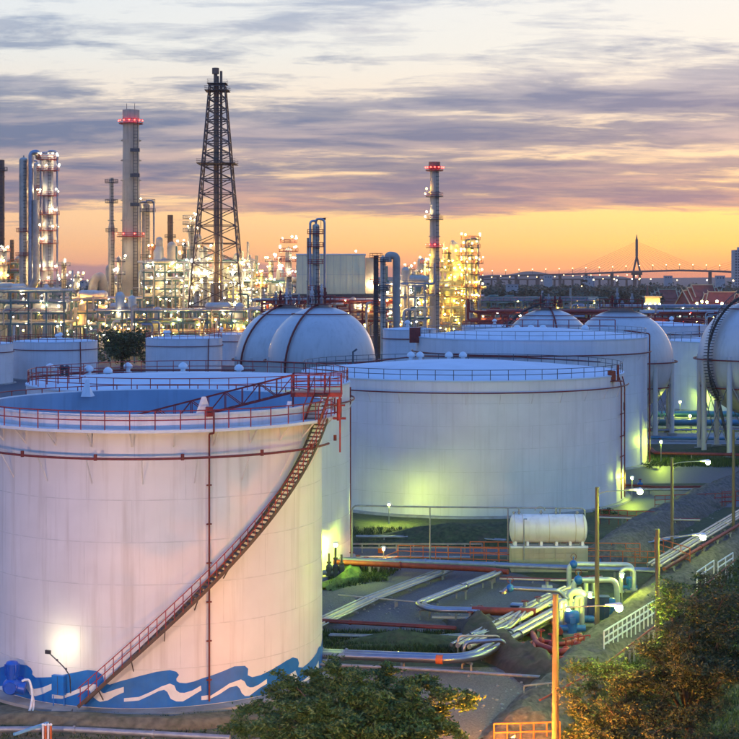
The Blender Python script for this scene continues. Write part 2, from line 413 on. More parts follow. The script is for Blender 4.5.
sheet('earth_apron', [G(-60, 706), G(250, 703), G(330, 690), G(345, 700), G(300, 730), G(180, 760), G(-60, 770)], 'earth_tan', .010)
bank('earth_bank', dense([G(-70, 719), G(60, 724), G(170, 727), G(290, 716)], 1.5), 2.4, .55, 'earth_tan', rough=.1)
# ---------------------------------------------------------------- storage tanks
def rail_ring(t, c, r, z, npost, m='red_paint', h=1.05, a0=None, a1=None, pr=.035, rr=.035, skip=()):
    pm = MB().cyl((0, 0, 0), (0, 0, h), pr, n=5, caps=False).mesh('rail_post', m)
    for i in range(npost):
        d = -180+360*i/npost
        if a0 is not None and not (a0 <= d <= a1): continue
        if any(x0 < d < x1 for x0, x1 in skip): continue
        inst('rail_post', pm, t, polar(c, r, d, z))
    for k in (h, h*.52):
        MB().path(circle(c, r, z+k, 120), rr, 5, closed=True).build('handrail', m, t)
def vent(t, p, s=1.0, m='white_paint', name='roof_vent'):
    b = MB(); b.cyl(p, Vector(p)+Vector((0, 0, .55*s)), .22*s, n=10)
    b.lathe([(.24*s, .5*s), (.42*s, .55*s), (.42*s, .8*s), (.25*s, 1.0*s), (.0, 1.1*s)], p, 12)
    b.lathe([(.24*s, .1*s), (.36*s, .14*s), (.36*s, .22*s), (.22*s, .26*s)], p, 12)
    return b.build(name, m, t)
def ring_pipe(t, c, r, z, R, m='dark_red', pr=.07, a0=-180, a1=180, nb=28, drop=.9):
    if a1-a0 >= 359: MB().path(circle(c, r, z, 140), pr, 7, closed=True).build('sprinkler_pipe', m, t)
    else: MB().path([polar(c, r, a0+(a1-a0)*i/100, z) for i in range(101)], pr, 7).build('sprinkler_pipe', m, t)
    for i in range(nb):
        d = a0+(a1-a0)*(i+.5)/nb
        MB().beam(polar(c, R, d, z-drop), polar(c, r, d, z-.05), .06).beam(polar(c, R, d, z-.06), polar(c, r, d, z-.06), .05).build('pipe_bracket', 'tank_white', t)
def seams(t, c, R, h, nc, pl=6.0):                        # raised weld beads between the plates
    b = MB(); n = max(8, int(2*PI*R/pl))
    for i in range(nc):
        r = R+.007*(nc-i)+.006; z0, z1 = h*i/nc, h*(i+1)/nc
        for k in range(n):
            a = 2*PI*(k+(.5 if i % 2 else 0)+R_.uniform(-.06, .06))/n
            p = [(c[0]+r*math.cos(a+s_), c[1]+r*math.sin(a+s_), z) for s_, z in ((-.018/R, z0), (.018/R, z0), (.018/R, z1), (-.018/R, z1))]; b.add(p, [(0, 1, 2, 3)])
    b.build('weld_seams', 'seam_grey', t, kind='stuff')
    for i in range(1, nc):
        r = R+.007*(nc-i+1)+.004; MB().lathe([(r, h*i/nc-.03), (r+.006, h*i/nc), (r-.005, h*i/nc+.02)], c, 120, smooth=False).build('weld_ring', 'seam_grey', t)
def tank(name, c, R, h, ncourse, m, label, cat='storage tank', group=None, roof=None, apex=0, seg=160, base=.35):
    c = Vector(c); t = thing(name, c, label, cat, group)
    for i in range(ncourse):
        r = R+.007*(ncourse-i); z0, z1 = h*i/ncourse, h*(i+1)/ncourse
        MB().lathe([(r, z0), (r, z1)], c, seg).lathe([(r, z1), (R-.03, z1+.001)], c, seg).build('shell_course', m, t)
    MB().lathe([(R+.9, -.1), (R+.7, base*.5), (R+.12, base*.5+.02)], c, seg, smooth=False).build('foundation_ring', 'concrete', t)
    seams(t, c, R, h, ncourse)
    if roof:
        MB().lathe([(R+.06, h-.12), (R+.06, h+.02)], c, seg).lathe([(R+.06, h+.02), (R, h+.03), (R*.66, h+apex*.45), (R*.33, h+apex*.8), (0, h+apex)], c, seg).build('roof', roof, t)
    return t

# --- the near tank, open topped, with the wave frieze
FC, FR, FH = Vector((-13.3, 99.9, 0)), 10.3, 16.6
fg = thing('storage_tank', FC, 'big open-topped cream tank with painted blue waves and a long spiral stair', 'storage tank', 'white cylindrical storage tanks')
for i in range(7):
    r = FR+.007*(7-i); MB().lathe([(r, FH*i/7), (r, FH*(i+1)/7)], FC, 200).lathe([(r, FH*(i+1)/7), (FR-.03, FH*(i+1)/7+.001)], FC, 200).build('shell_course', 'tank_white', fg)
seams(fg, FC, FR, FH, 7, 5.0)
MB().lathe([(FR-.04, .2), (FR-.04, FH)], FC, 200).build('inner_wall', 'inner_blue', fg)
MB().lathe([(FR-.04, FH), (FR-.04, FH+.07), (FR+.10, FH+.07), (FR+.10, FH-.06), (FR+.01, FH-.06)], FC, 200, smooth=False).build('top_rim', 'white_paint', fg)
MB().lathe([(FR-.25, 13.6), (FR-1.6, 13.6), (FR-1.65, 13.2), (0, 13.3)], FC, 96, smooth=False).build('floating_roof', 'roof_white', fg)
MB().lathe([(FR+1.1, -.1), (FR+1.05, .16), (FR+.3, .20), (FR+.1, .20)], FC, 200, smooth=False).build('foundation_ring', 'concrete', fg)
WZ = 15.85
MB().lathe([(FR+.06, WZ), (FR+.92, WZ), (FR+.92, WZ-.17), (FR+.86, WZ-.17), (FR+.86, WZ-.05), (FR+.06, WZ-.05)], FC, 200, smooth=False).build('walkway', 'white_paint', fg)
rail_ring(fg, FC, FR+.86, WZ, 50, skip=((66, 74),))
bm_ = MB().beam((0, 0, -.06), (0, -.80, -.06), .08, .10).beam((0, 0, -.95), (0, -.76, -.12), .07, .07).beam((0, 0, -.05), (0, 0, -1.0), .10, .05).mesh('walkway_bracket', 'tank_white')
for i in range(28):
    d = -180+360*i/28
    inst('walkway_bracket', bm_, fg, polar(FC, FR+.05, d, WZ-.05), (0, 0, math.radians(d)))
ring_pipe(fg, FC, FR+.85, 14.25, FR, a0=-150, a1=76, nb=14, drop=1.5)
for d in (-160, -120, -90, -60, -35, -10, 15, 40, 62, 90, 120):
    MB().cyl(polar(FC, FR+.85, d, 14.15), polar(FC, FR+.85, d, 14.5), .10, n=8).build('pipe_flange', 'dark_red', fg)
# riser pipe over the rim with its foam shield
def riser(th, t, c, R, h, m='dark_red', z0=.4, pr=.055):
    pts = [polar(c, R+.16, th, z0), polar(c, R+.16, th, h-1.1), polar(c, R+.98, th, h-1.0), polar(c, R+.98, th, h+.25), polar(c, R-.1, th, h+.3)]
    MB().path(rnd(pts, .15, 3), pr, 7).build('riser_pipe', m, t)
    for z in [z0+1.2+k*2.2 for k in range(int((h-z0-2)/2.2))]:
        MB().box(polar(c, R+.12, th, z), (.30, .10, .07), math.radians(th)).build('pipe_clamp', m, t)
riser(24, fg, FC, FR, FH)
def shield(t, c, R, th, z, s=1.0, up=1):
    b = MB(); a = polar(c, R, th-3.0*s, z); d = polar(c, R, th+3.0*s, z); tp = polar(c, R+.02, th, z+1.15*s); tq = polar(c, R-.45, th, z)
    b.add([a, d, tp+Vector((.12, 0, 0)), tp-Vector((.12, 0, 0)), tq], [(0, 1, 2, 3), (1, 4, 2), (4, 0, 3), (4, 3, 2), (0, 4, 1)])
    b.build('foam_shield', 'tank_white', t)
shield(fg, FC, FR-.02, 22.5, FH-.15); shield(fg, FC, FR-.3, -145, FH-.3); shield(fg, FC, FR-.2, 58, FH-.5, .8)
for z in (16.45, 16.75): MB().box(polar(FC, FR+.15, 24, z+.15), (.34, .3, .24), math.radians(24)).build('foam_box', 'red_paint', fg)
# spiral stair
S0, S1_, SZ0, SRATE = -15.0, 73.0, .45, .1745
nst = 70
def stz(d): return SZ0+(d-S0)*SRATE
tm = MB().box((0, -.42, 0), (.27, .78, .035)).beam((-.13, -.04, -.02), (-.13, -.8, -.02), .02, .06).mesh('step', 'dark_steel')
for i in range(nst):
    d = S0+(S1_-S0)*(i+.5)/nst
    inst('step', tm, fg, polar(FC, FR+.16, d, stz(d)), (0, 0, math.radians(d)))
for rr in (FR+.17, FR+.98):
    b = MB(); pts = [(polar(FC, rr, S0+(S1_-S0)*i/70, stz(S0+(S1_-S0)*i/70)-.02)) for i in range(71)]
    for p, q in zip(pts, pts[1:]): b.beam(p, q, .04, .20)
    b.build('stringer', 'flare_steel', fg)
for dz in (1.0, .55):
    MB().path([polar(FC, FR+.99, S0+(S1_-S0)*i/70, stz(S0+(S1_-S0)*i/70)+dz) for i in range(71)], .028, 5).build('stair_handrail', 'red_paint', fg)
pm = MB().cyl((0, 0, 0), (0, 0, 1.0), .026, n=5, caps=False).mesh('stair_post', 'red_paint')
for i in range(36):
    d = S0+(S1_-S0)*(i+.3)/36
    inst('stair_post', pm, fg, polar(FC, FR+.99, d, stz(d)))
for i in range(9):
    d = S0+6+i*9.5
    MB().beam(polar(FC, FR, d, stz(d)-.9), polar(FC, FR+.9, d, stz(d)-.1), .05).build('stair_bracket', 'flare_steel', fg)
# upper platform with rolling ladder and short stair
pf = polar(FC, FR+.1, 76, 0); PX, PY = pf.x, pf.y; PZ = 17.35
MB().box((PX, PY, PZ), (3.1, 2.0, .10)).box((PX, PY-1, PZ-.1), (3.1, .06, .22)).box((PX, PY+1, PZ-.1), (3.1, .06, .22)).build('platform', 'red_paint', fg)
for ex, ey in ((-1.5, -.95), (-.5, -.95), (.5, -.95), (1.5, -.95), (1.5, .95), (.5, .95), (-.5, .95), (-1.5, .95)):
    MB().cyl((PX+ex, PY+ey, PZ), (PX+ex, PY+ey, PZ+1.1), .04, n=5).build('rail_post', 'red_paint', fg)
for k in (.4, .75, 1.1):
    MB().path([(PX-1.5, PY-.95, PZ+k), (PX+1.5, PY-.95, PZ+k), (PX+1.5, PY+.95, PZ+k), (PX-1.5, PY+.95, PZ+k)], .035, 5).build('handrail', 'red_paint', fg)
for ex, ey in ((-1.4, -.9), (1.4, -.9), (1.4, .9)):
    MB().beam((PX+ex, PY+ey, WZ-.05 if ey < 0 else FH-3), (PX+ex, PY+ey, PZ), .10).build('platform_post', 'red_paint', fg)
a_, b_ = P(311, 424, PY-2.1), P(322, 393, PY-1.1)
for i in range(8):
    p = a_.lerp(b_, (i+.5)/8); MB().box(p, (.85, .24, .04)).build('step', 'flare_steel', fg)
for ex in (-.45, .45):
    e = Vector((ex, 0, 0)); MB().beam(a_+e, b_+e, .05, .16).build('stringer', 'red_paint', fg)
    MB().path([a_+e, a_+e+Vector((0, 0, 1)), b_+e+Vector((0, 0, 1)), b_+e], .035, 5).build('stair_handrail', 'red_paint', fg)
la, lb = Vector((PX-1.4, PY+.3, PZ)), Vector((-17.5, 101, 13.9))
b = MB(); pr = None
for sd_ in (-.4, .4):
    e = Vector((0, sd_, 0))
    b.beam(la+e, lb+e, .08, .12); b.beam(la+e+Vector((0, 0, 1.05)), lb+e+Vector((0, 0, 1.05)), .07)
    for i in range(12):
        p = la.lerp(lb, i/12)+e; q_ = la.lerp(lb, (i+1)/12)+e
        b.beam(p, p+Vector((0, 0, 1.05)), .05); b.beam(p, q_+Vector((0, 0, 1.05)), .05) if i % 2 else b.beam(p+Vector((0, 0, 1.05)), q_, .05)
b.build('rolling_ladder', 'red_paint', fg)
for i in range(30):
    p = la.lerp(lb, (i+.5)/30); MB().box(p, (.22, .8, .04)).build('step', 'dark_steel', fg)
vb = MB()
for k in range(3): vb.cyl(polar(FC, FR+1.3, 79+k*1.8, 15.6), polar(FC, FR+1.3, 79+k*1.8, 16.9), .09, n=8)
vb.box(polar(FC, FR+1.3, 81, 15.7), (.8, .4, .12)).box(polar(FC, FR+1.3, 81, 16.5), (.7, .3, .1)); vb.beam(polar(FC, FR, 81, 15.9), polar(FC, FR+1.4, 81, 16.1), .08)
vb.build('foam_valve_set', 'red_paint', fg)
# wave frieze: outline read off the photograph, wrapped on the shell
def cylhit(u, v, c=FC, R=FR+.06):
    u = min(u, 320.6)
    dx, dy, dz = (u-U0)/FPX, 1.0, -(v-V0)/FPX
    A = dx*dx+dy*dy; B = -2*(dx*c.x+dy*c.y); C_ = c.x**2+c.y**2-R*R
    D = max(0, B*B-4*A*C_); k = (-B-math.sqrt(D))/(2*A)
    x, y = dx*k-c.x, dy*k-c.y
    return (math.atan2(x, -y), H0+dz*k)
k1 = lambda p: (p[0]/6.72, 650+p[1]/6.72); k2 = lambda p: (100+p[0]/6.16, 640+p[1]/6.16); k3 = lambda p: (210+p[0]/6.16, 620+p[1]/6.16)
top = [(-11.5, 671), (-8, 668.5)]+[k1(p) for p in ((0, 118), (40, 105), (130, 95), (180, 103), (208, 122), (219, 145), (217, 165), (240, 185), (345, 182), (480, 155), (590, 133), (650, 140), (685, 165))]
top += [k2(p) for p in ((20, 225), (24, 250), (36, 268), (60, 275), (120, 255), (250, 220), (350, 195), (430, 185), (470, 195), (487, 215), (470, 238), (472, 253), (490, 263), (530, 266), (580, 255), (640, 232))]
top += [k3(p) for p in ((0, 345), (80, 315), (150, 285), (215, 282), (235, 300), (232, 340), (260, 352), (310, 340), (390, 300), (470, 250), (510, 230), (540, 238), (548, 265), (543, 290), (570, 293), (610, 260), (655, 205), (668, 170), (679, 158))]
tp = [cylhit(*p) for p in top]
per = cylhit(*k2((530, 266)))[0]-cylhit(*k2((60, 275)))[0]
i0 = next(i for i, p in enumerate(top) if p == k2((60, 275))); i1 = next(i for i, p in enumerate(top) if p == k2((530, 266)))
unit = tp[i0:i1]
def chain(start, sgn, n):
    out = []
    for k in range(n): out += [(a-unit[0][0]+start+per*k, z) for a, z in unit]
    return out
left = chain(tp[0][0]-per*4, 1, 4); right = chain(tp[-1][0]+.02, 1, 4)
outline = left+tp+right
ARC0, ARC1 = outline[0][0], outline[-1][0]
def wrap(polyA, R, name, m, par):
    pts = [Vector((a*FR, z, 0)) for a, z in polyA]
    tris = geometry.tessellate_polygon([pts]); b = MB(); W = .28
    for tri in tris:
        T = [(pts[i].x, pts[i].y) for i in tri]
        x0, x1 = min(p[0] for p in T), max(p[0] for p in T)
        for s_ in range(int(math.floor(x0/W)), int(math.floor(x1/W))+1):
            poly = T
            for lim, sg in ((s_*W, 1), ((s_+1)*W, -1)):
                out = []
                for i in range(len(poly)):
                    p, q_ = poly[i], poly[(i+1) % len(poly)]; a, c2 = (p[0]-lim)*sg, (q_[0]-lim)*sg
                    if a >= 0: out.append(p)
                    if a*c2 < 0: f = a/(a-c2); out.append((p[0]+(q_[0]-p[0])*f, p[1]+(q_[1]-p[1])*f))
                poly = out
                if len(poly) < 3: break
            if len(poly) >= 3:
                b.add([(FC.x+R*math.sin(x/FR), FC.y-R*math.cos(x/FR), z) for x, z in poly], [tuple(range(len(poly)))])
    for i in range(len(b.sm)): b.sm[i] = False
    return b.build(name, m, par)
wv = wrap(outline+[(ARC1, .22), (ARC0, .22)], FR+.068, 'painted_wave', 'blue_paint', fg)
strips = [
 [k1(p) for p in ((-70, 262), (0, 243), (60, 236), (130, 200), (165, 188), (195, 195), (212, 240), (228, 262), (290, 250), (350, 225), (350, 265), (290, 295), (240, 310), (205, 302), (182, 262), (160, 228), (100, 245), (40, 268), (0, 270), (-70, 280))],
 [k1(p) for p in ((350, 298), (420, 300), (470, 285), (540, 255), (600, 228), (645, 232), (665, 262), (690, 288), (739, 292))]+[k2(p) for p in ((30, 326), (60, 316), (100, 302), (147, 288), (147, 322), (100, 342), (50, 371), (0, 380))]+[k1(p) for p in ((650, 335), (618, 308), (604, 270), (575, 270), (500, 300), (420, 327), (350, 325))],
 [k2(p) for p in ((148, 358), (240, 350), (310, 320), (380, 285), (430, 268), (458, 280), (470, 310), (490, 324), (520, 325), (570, 310), (622, 280), (624, 310), (590, 330), (550, 355), (510, 378), (470, 378), (435, 362), (415, 320), (395, 306), (360, 315), (300, 345), (240, 372), (148, 380))],
 [k2(p) for p in ((624, 345), (675, 338))]+[k3(p) for p in ((0, 468), (60, 430), (120, 390), (190, 365), (212, 378), (226, 405), (245, 415), (265, 414), (300, 398), (350, 362), (350, 392), (310, 415), (270, 445), (240, 468), (215, 468), (195, 450), (183, 422), (165, 405), (120, 415), (60, 455), (0, 486))]+[k2(p) for p in ((665, 368), (624, 370))],
 [k3(p) for p in ((352, 430), (400, 410), (450, 370), (490, 335), (525, 310), (538, 345), (546, 378), (575, 372), (625, 325), (668, 250), (670, 290), (630, 350), (585, 395), (550, 408), (525, 404), (512, 365), (495, 355), (470, 368), (430, 410), (400, 436), (352, 450))]]
for s_ in strips: wrap([cylhit(*p) for p in s_], FR+.074, 'painted_wave_stripe', 'white_paint', wv)

# --- the tank behind it (blue roof showing over the rim)
CC, CR, CH = Vector((-15.4, 137, 0)), 13.7, 15.45
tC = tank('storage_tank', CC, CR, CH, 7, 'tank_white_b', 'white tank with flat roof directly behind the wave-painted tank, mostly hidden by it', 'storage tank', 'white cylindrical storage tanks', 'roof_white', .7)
rail_ring(tC, CC, CR-.15, CH+.03, 56)
for u, v, y in ((89, 374, 146), (108, 376, 144), (183, 371, 147), (239, 373, 146), (128, 371, 149), (50, 372, 148)): vent(tC, P(u, v+3, y), 1.0)
MB().path(rnd([P(30, 377, 146), P(120, 370, 150), P(255, 370, 148)], .3), .09, 6).build('roof_pipe', 'dark_red', tC)
MB().path(rnd([P(70, 380, 144), P(90, 371, 146), P(150, 374, 146), P(270, 374, 145)], .3), .06, 6).build('roof_pipe', 'red_paint', tC)
for u in (62, 67): MB().cyl(P(u, 381, 145), P(u, 369, 145), .16, n=8).sphere(P(u, 368, 145), .28, 8, 5).build('roof_valve', 'dark_steel', tC)
ring_pipe(tC, CC, CR+.4, 14.0, CR, a0=-20, a1=110, nb=12)
for sgn in (100, 103): MB().path([polar(CC, CR+.25, sgn, .3), polar(CC, CR+.25, sgn, 14.8)], .06, 6).build('riser_pipe', 'dark_red' if sgn == 100 else 'teal_steel', tC)
pp = MB()
for ex in range(5): pp.cyl((CC.x-12+ex*.9, 131.5, CH), (CC.x-12+ex*.9, 131.5, CH+1.5), .05, n=5)
for k in (.6, 1.1, 1.5): pp.path([(CC.x-12, 131.5, CH+k), (CC.x-8.4, 131.5, CH+k), (CC.x-8.4, 134, CH+k)], .04, 5)
pp.build('platform_railing', 'red_paint', tC)

# --- the wide pale blue tank in the middle
BC, BR, BH = Vector((10.4, 180, 0)), 18.0, 13.87
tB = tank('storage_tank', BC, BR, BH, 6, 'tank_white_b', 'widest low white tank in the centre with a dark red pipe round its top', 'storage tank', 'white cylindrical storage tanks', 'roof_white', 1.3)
rail_ring(tB, BC, BR-.15, BH+.03, 60, m='dark_steel')
ring_pipe(tB, BC, BR+.5, 12.65, BR, a0=-95, a1=80, nb=16, drop=1.2)
MB().path([P(348, 364, 196), P(420, 356, 200), P(520, 357, 199), P(600, 362, 192)], .10, 6).build('roof_pipe', 'dark_red', tB)
for u in (411, 420, 449, 463): vent(tB, P(u, 362, 193), 1.15)
MB().path([P(353, 364, 192), P(353, 352, 192), P(357, 349, 192)], .12, 6).build('roof_valve', 'dark_steel', tB)
for i, d in enumerate((66, 71)):
    MB().path(rnd([polar(BC, BR+.35, d, .5), polar(BC, BR+.35, d, 12.6), polar(BC, BR+.1, d, 13.6)], .3, 3), .07, 6).build('riser_pipe', 'dark_red', tB)
b = MB(); p = polar(BC, BR+.2, 60, 0)
b.box((p.x, p.y, 13.3), (1.6, 1.0, .1)).box((p.x-.3, p.y, 13.9), (.8, .6, 1.0)).cyl((p.x+.4, p.y, 13.3), (p.x+.4, p.y, 15), .12).build('foam_box', 'dark_red', tB)
for z in (2.6, 5.0, 7.2, 9.6): MB().box(polar(BC, BR+.25, 68.5, z), (1.8, .12, .08), math.radians(68)).build('pipe_clamp', 'dark_red', tB)
MB().box(polar(BC, BR+.06, 76, 10.2), (.12, .08, .9), math.radians(76)).box(polar(BC, BR+.06, 78, 8.2), (.12, .08, .6), math.radians(76)).box(polar(BC, BR+.06, 77.5, 7.2), (.4, .08, .5), math.radians(76)).build('level_gauge', 'dark_steel', tB)

# --- the taller tank behind it
DC, DR, DH = Vector((21.6, 214.5, 0)), 15.4, 16.55
tD = tank('storage_tank', DC, DR, DH, 7, 'tank_white_b', 'tall white tank between the wide central tank and the pale spherical tanks', 'storage tank', 'white cylindrical storage tanks', 'roof_white', 1.2)
rail_ring(tD, DC, DR-.15, DH+.03, 56, m='grey_steel')
for u in (517, 531, 543, 585): vent(tD, P(u, 335, 222), 1.3)
b = MB()
for ex in range(8): b.cyl((DC.x-2+ex*2.2, 228, DH), (DC.x-2+ex*2.2, 228, DH+1.8), .07, n=5)
for k in (.9, 1.8): b.path([(DC.x-2, 228, DH+k), (DC.x+13.4, 228, DH+k)], .06, 5)
b.build('platform_railing', 'red_paint', tD)
ring_pipe(tD, DC, DR+.5, 14.6, DR, a0=-95, a1=80, nb=12, pr=.09)
MB().path(rnd([polar(DC, DR+.8, 66, .4), polar(DC, DR+.8, 66, 14.6)], .3), .11, 7).build('riser_pipe', 'dark_red', tD)
MB().path(rnd([polar(DC, DR+.35, 84, .4), polar(DC, DR+.35, 84, 16.9), polar(DC, DR-3, 84, 17.3)], .3), .10, 7).build('riser_pipe', 'dark_red', tD)
MB().box(polar(DC, DR+.4, -80, DH+.2), (1.5, 1.2, 2.0)).build('foam_box', 'dark_red', tD)

# --- smaller tanks farther back
def small_tank(u0, u1, vtop, Y, h, label, m='tank_white_b', band=True, rm='red_paint', roof='roof_white', nv=2, rail=True):
    y = Y; rr = (u1-u0)/2*y/FPX; c = Vector((((u0+u1)/2-U0)*y/FPX, y, 0))
    t = tank('storage_tank', c, rr, h, 4, m, label, 'storage tank', 'small storage tanks behind', roof, rr*.07, seg=64)
    if rail: rail_ring(t, c, rr-.1, h, 30, m=rm, pr=.06, rr=.06, h=1.3)
    if band: MB().path(circle(c, rr+.25, h-1.9, 64), .10, 5, closed=True).build('sprinkler_pipe', 'dark_red', t)
    for k in range(nv):
        a = R_.uniform(0, 6); vent(t, (c.x+rr*.5*math.cos(a), c.y+rr*.5*math.sin(a), h+.4), 1.4)
    MB().path([polar(c, rr+.3, R_.uniform(30, 60), .3), polar(c, rr+.3, 45, h)], .12, 6).build('riser_pipe', 'dark_red', t)
    return t
small_tank(14, 97, 341, 390, 9.0, 'small white tank below the lit twin towers, second from the left edge', rm='dark_red')
small_tank(-78, 12, 343, 370, 9.2, 'small white tank cut off by the left edge of the view')
small_tank(146, 222, 338, 410, 9.0, 'small whitish green tank just right of the round dark tree')
small_tank(205, 262, 334, 450, 8.6, 'small greenish tank half hidden behind the left spherical tank', nv=1)
small_tank(383, 436, 326, 330, 13.8, 'pale blue flat tank between the front sphere and the wide tanks', band=True, rail=False, nv=1)
small_tank(668, 782, 340, 300, 12.6, 'greenish lit tank standing between the two right hand spheres', rm='grey_steel', band=False)
small_tank(600, 706, 325, 380, 13.2, 'low white tank with red pipes behind the right hand spheres')
small_tank(462, 516, 322, 410, 12.0, 'low pale tank left of the rear sphere')

# --- pressure spheres
def sphere_tank(u, v, Y, R, label, nleg=10, leg_m='sphere_white', plat=1.0, ring=True, stair=None, topcol='dark_red', front_pipe=None):
    c = P(u, v, Y); t = thing('spherical_tank', (c.x, c.y, 0), label, 'gas sphere', 'white spherical gas tanks')
    def seg(z0, z1, rr=R, name='shell_plate_ring', m='sphere_white', k=14):
        t0, t1 = math.asin(z0), math.asin(z1)
        MB().lathe([(rr*math.cos(t0+(t1-t0)*i/k), rr*math.sin(t0+(t1-t0)*i/k)) for i in range(k+1)], c, 72).build(name, m, t)
    for i, (a, b_) in enumerate(((-1, -.72), (-.72, -.25), (-.25, .35), (.35, .78), (.78, 1))): seg(a, b_, R+.006*(i % 2))
    lr = R*.985
    for i in range(nleg):
        a = 2*PI*(i+.37)/nleg; x, y = c.x+lr*math.cos(a), c.y+lr*math.sin(a)
        MB().cyl((x, y, 0), (x, y, c.z+.5), .38, n=12).build('leg', leg_m, t)
        MB().box((x, y, .2), (1.3, 1.3, .4)).build('leg_footing', 'concrete', t)
        a2 = 2*PI*(i+1.37)/nleg; x2, y2 = c.x+lr*math.cos(a2), c.y+lr*math.sin(a2)
        MB().beam((x, y, .9), (x2, y2, c.z-R*.35), .10).beam((x, y, c.z-R*.35), (x2, y2, .9), .10).build('brace', 'grey_steel', t)
    if ring:
        for zz in (.0, -.48): MB().path(circle(c, math.sqrt(1-zz*zz)*R+.55, c.z+zz*R, 72), .11, 6, closed=True).build('sprinkler_ring', 'dark_red', t)
        MB().path(circle(c, math.sqrt(1-.86**2)*R+.35, c.z+.86*R, 48), .08, 6, closed=True).build('sprinkler_ring', 'dark_red', t)
    z = c.z+R; pr_ = 2.6*plat
    MB().cyl((c.x, c.y, z-.6), (c.x, c.y, z+.25), pr_*.55, n=20).build('top_nozzle', 'sphere_white', t)
    MB().cyl((c.x, c.y, z+.25), (c.x, c.y, z+.38), pr_, n=24).build('top_platform', topcol, t)
    for i in range(14):
        a = 2*PI*i/14; MB().cyl((c.x+pr_*math.cos(a), c.y+pr_*math.sin(a), z+.3), (c.x+pr_*math.cos(a), c.y+pr_*math.sin(a), z+1.6), .05, n=5).build('rail_post', topcol, t)
    for k in (.95, 1.55): MB().path(circle(c, pr_, z+k, 24), .05, 5, closed=True).build('handrail', topcol, t)
    for i in range(7):
        a = R_.uniform(0, 6.28); r_ = R_.uniform(.2, .85)*pr_; hh = R_.uniform(1.2, 3.4)
        x, y = c.x+r_*math.cos(a), c.y+r_*math.sin(a)
        MB().cyl((x, y, z+.3), (x, y, z+hh), .16, n=7).box((x, y, z+hh*.7), (.5, .5, .4)).cyl((x-.3, y, z+hh*.5), (x+.3, y, z+hh*.5), .22, n=8).build('relief_valve', R_.choice(['dark_red', 'grey_steel', 'sphere_white', 'dark_steel']), t)
    if front_pipe is not None:
        a = math.radians(front_pipe); pts = []
        for i in range(15):
            e = math.radians(88-i*8.0); pts.append((c.x+(R+.3)*math.cos(e)*math.sin(a*(1+.04*i)), c.y-(R+.3)*math.cos(e)*math.cos(a*(1+.04*i)), c.z+(R+.3)*math.sin(e)))
        MB().path(pts, .16, 6).build('sprinkler_riser', 'dark_red', t)
    if stair:
        a0_, a1_ = stair; b1_ = MB(); b2_ = MB(); prev = None
        for i in range(46):
            f = i/45; e = math.radians(80-118*f); a = math.radians(a0_+(a1_-a0_)*f)
            rr = R+.9; rad = max(rr*math.cos(e), rr*.74 if e < 0 else 0)
            p = Vector((c.x+rad*math.sin(a), c.y-rad*math.cos(a), c.z+rr*math.sin(e)))
            if i % 1 == 0: b1_.box(p, (1.0, 1.0, .08), -a)
            if prev: b2_.beam(prev+Vector((0, 0, 1.1)), p+Vector((0, 0, 1.1)), .09); b2_.beam(prev, p, .18, .3); b2_.beam(p, p+Vector((0, 0, 1.1)), .06)
            prev = p
        b1_.build('stair_treads', 'dark_steel', t); b2_.build('stair_railing', 'dark_steel', t)
        MB().path([prev, (prev.x+1.5, prev.y-1, 0)], .2, 6).build('stair_support', 'dark_steel', t)
    return t
sphere_tank(288, 359, 262, 8.6, 'white spherical gas tank, rear one of the left pair', plat=1.0, front_pipe=-38)
sphere_tank(321.5, 360, 238, 8.0, 'white spherical gas tank, front one of the left pair, red pipe down its front', plat=.8, front_pipe=-26)
sphere_tank(548, 355, 290, 8.4, 'spherical gas tank farthest back, only its crown above the tall white tank', plat=1.0, stair=(-60, -110), front_pipe=5)
sphere_tank(621, 361, 250, 8.1, 'pinkish spherical gas tank behind the tall white tank, its white legs bare to the ground', plat=1.3)
sphere_tank(757, 358.5, 223, 8.1, 'spherical gas tank cut by the right edge with a dark stair curling down its side', plat=.9, stair=(-60, -60))
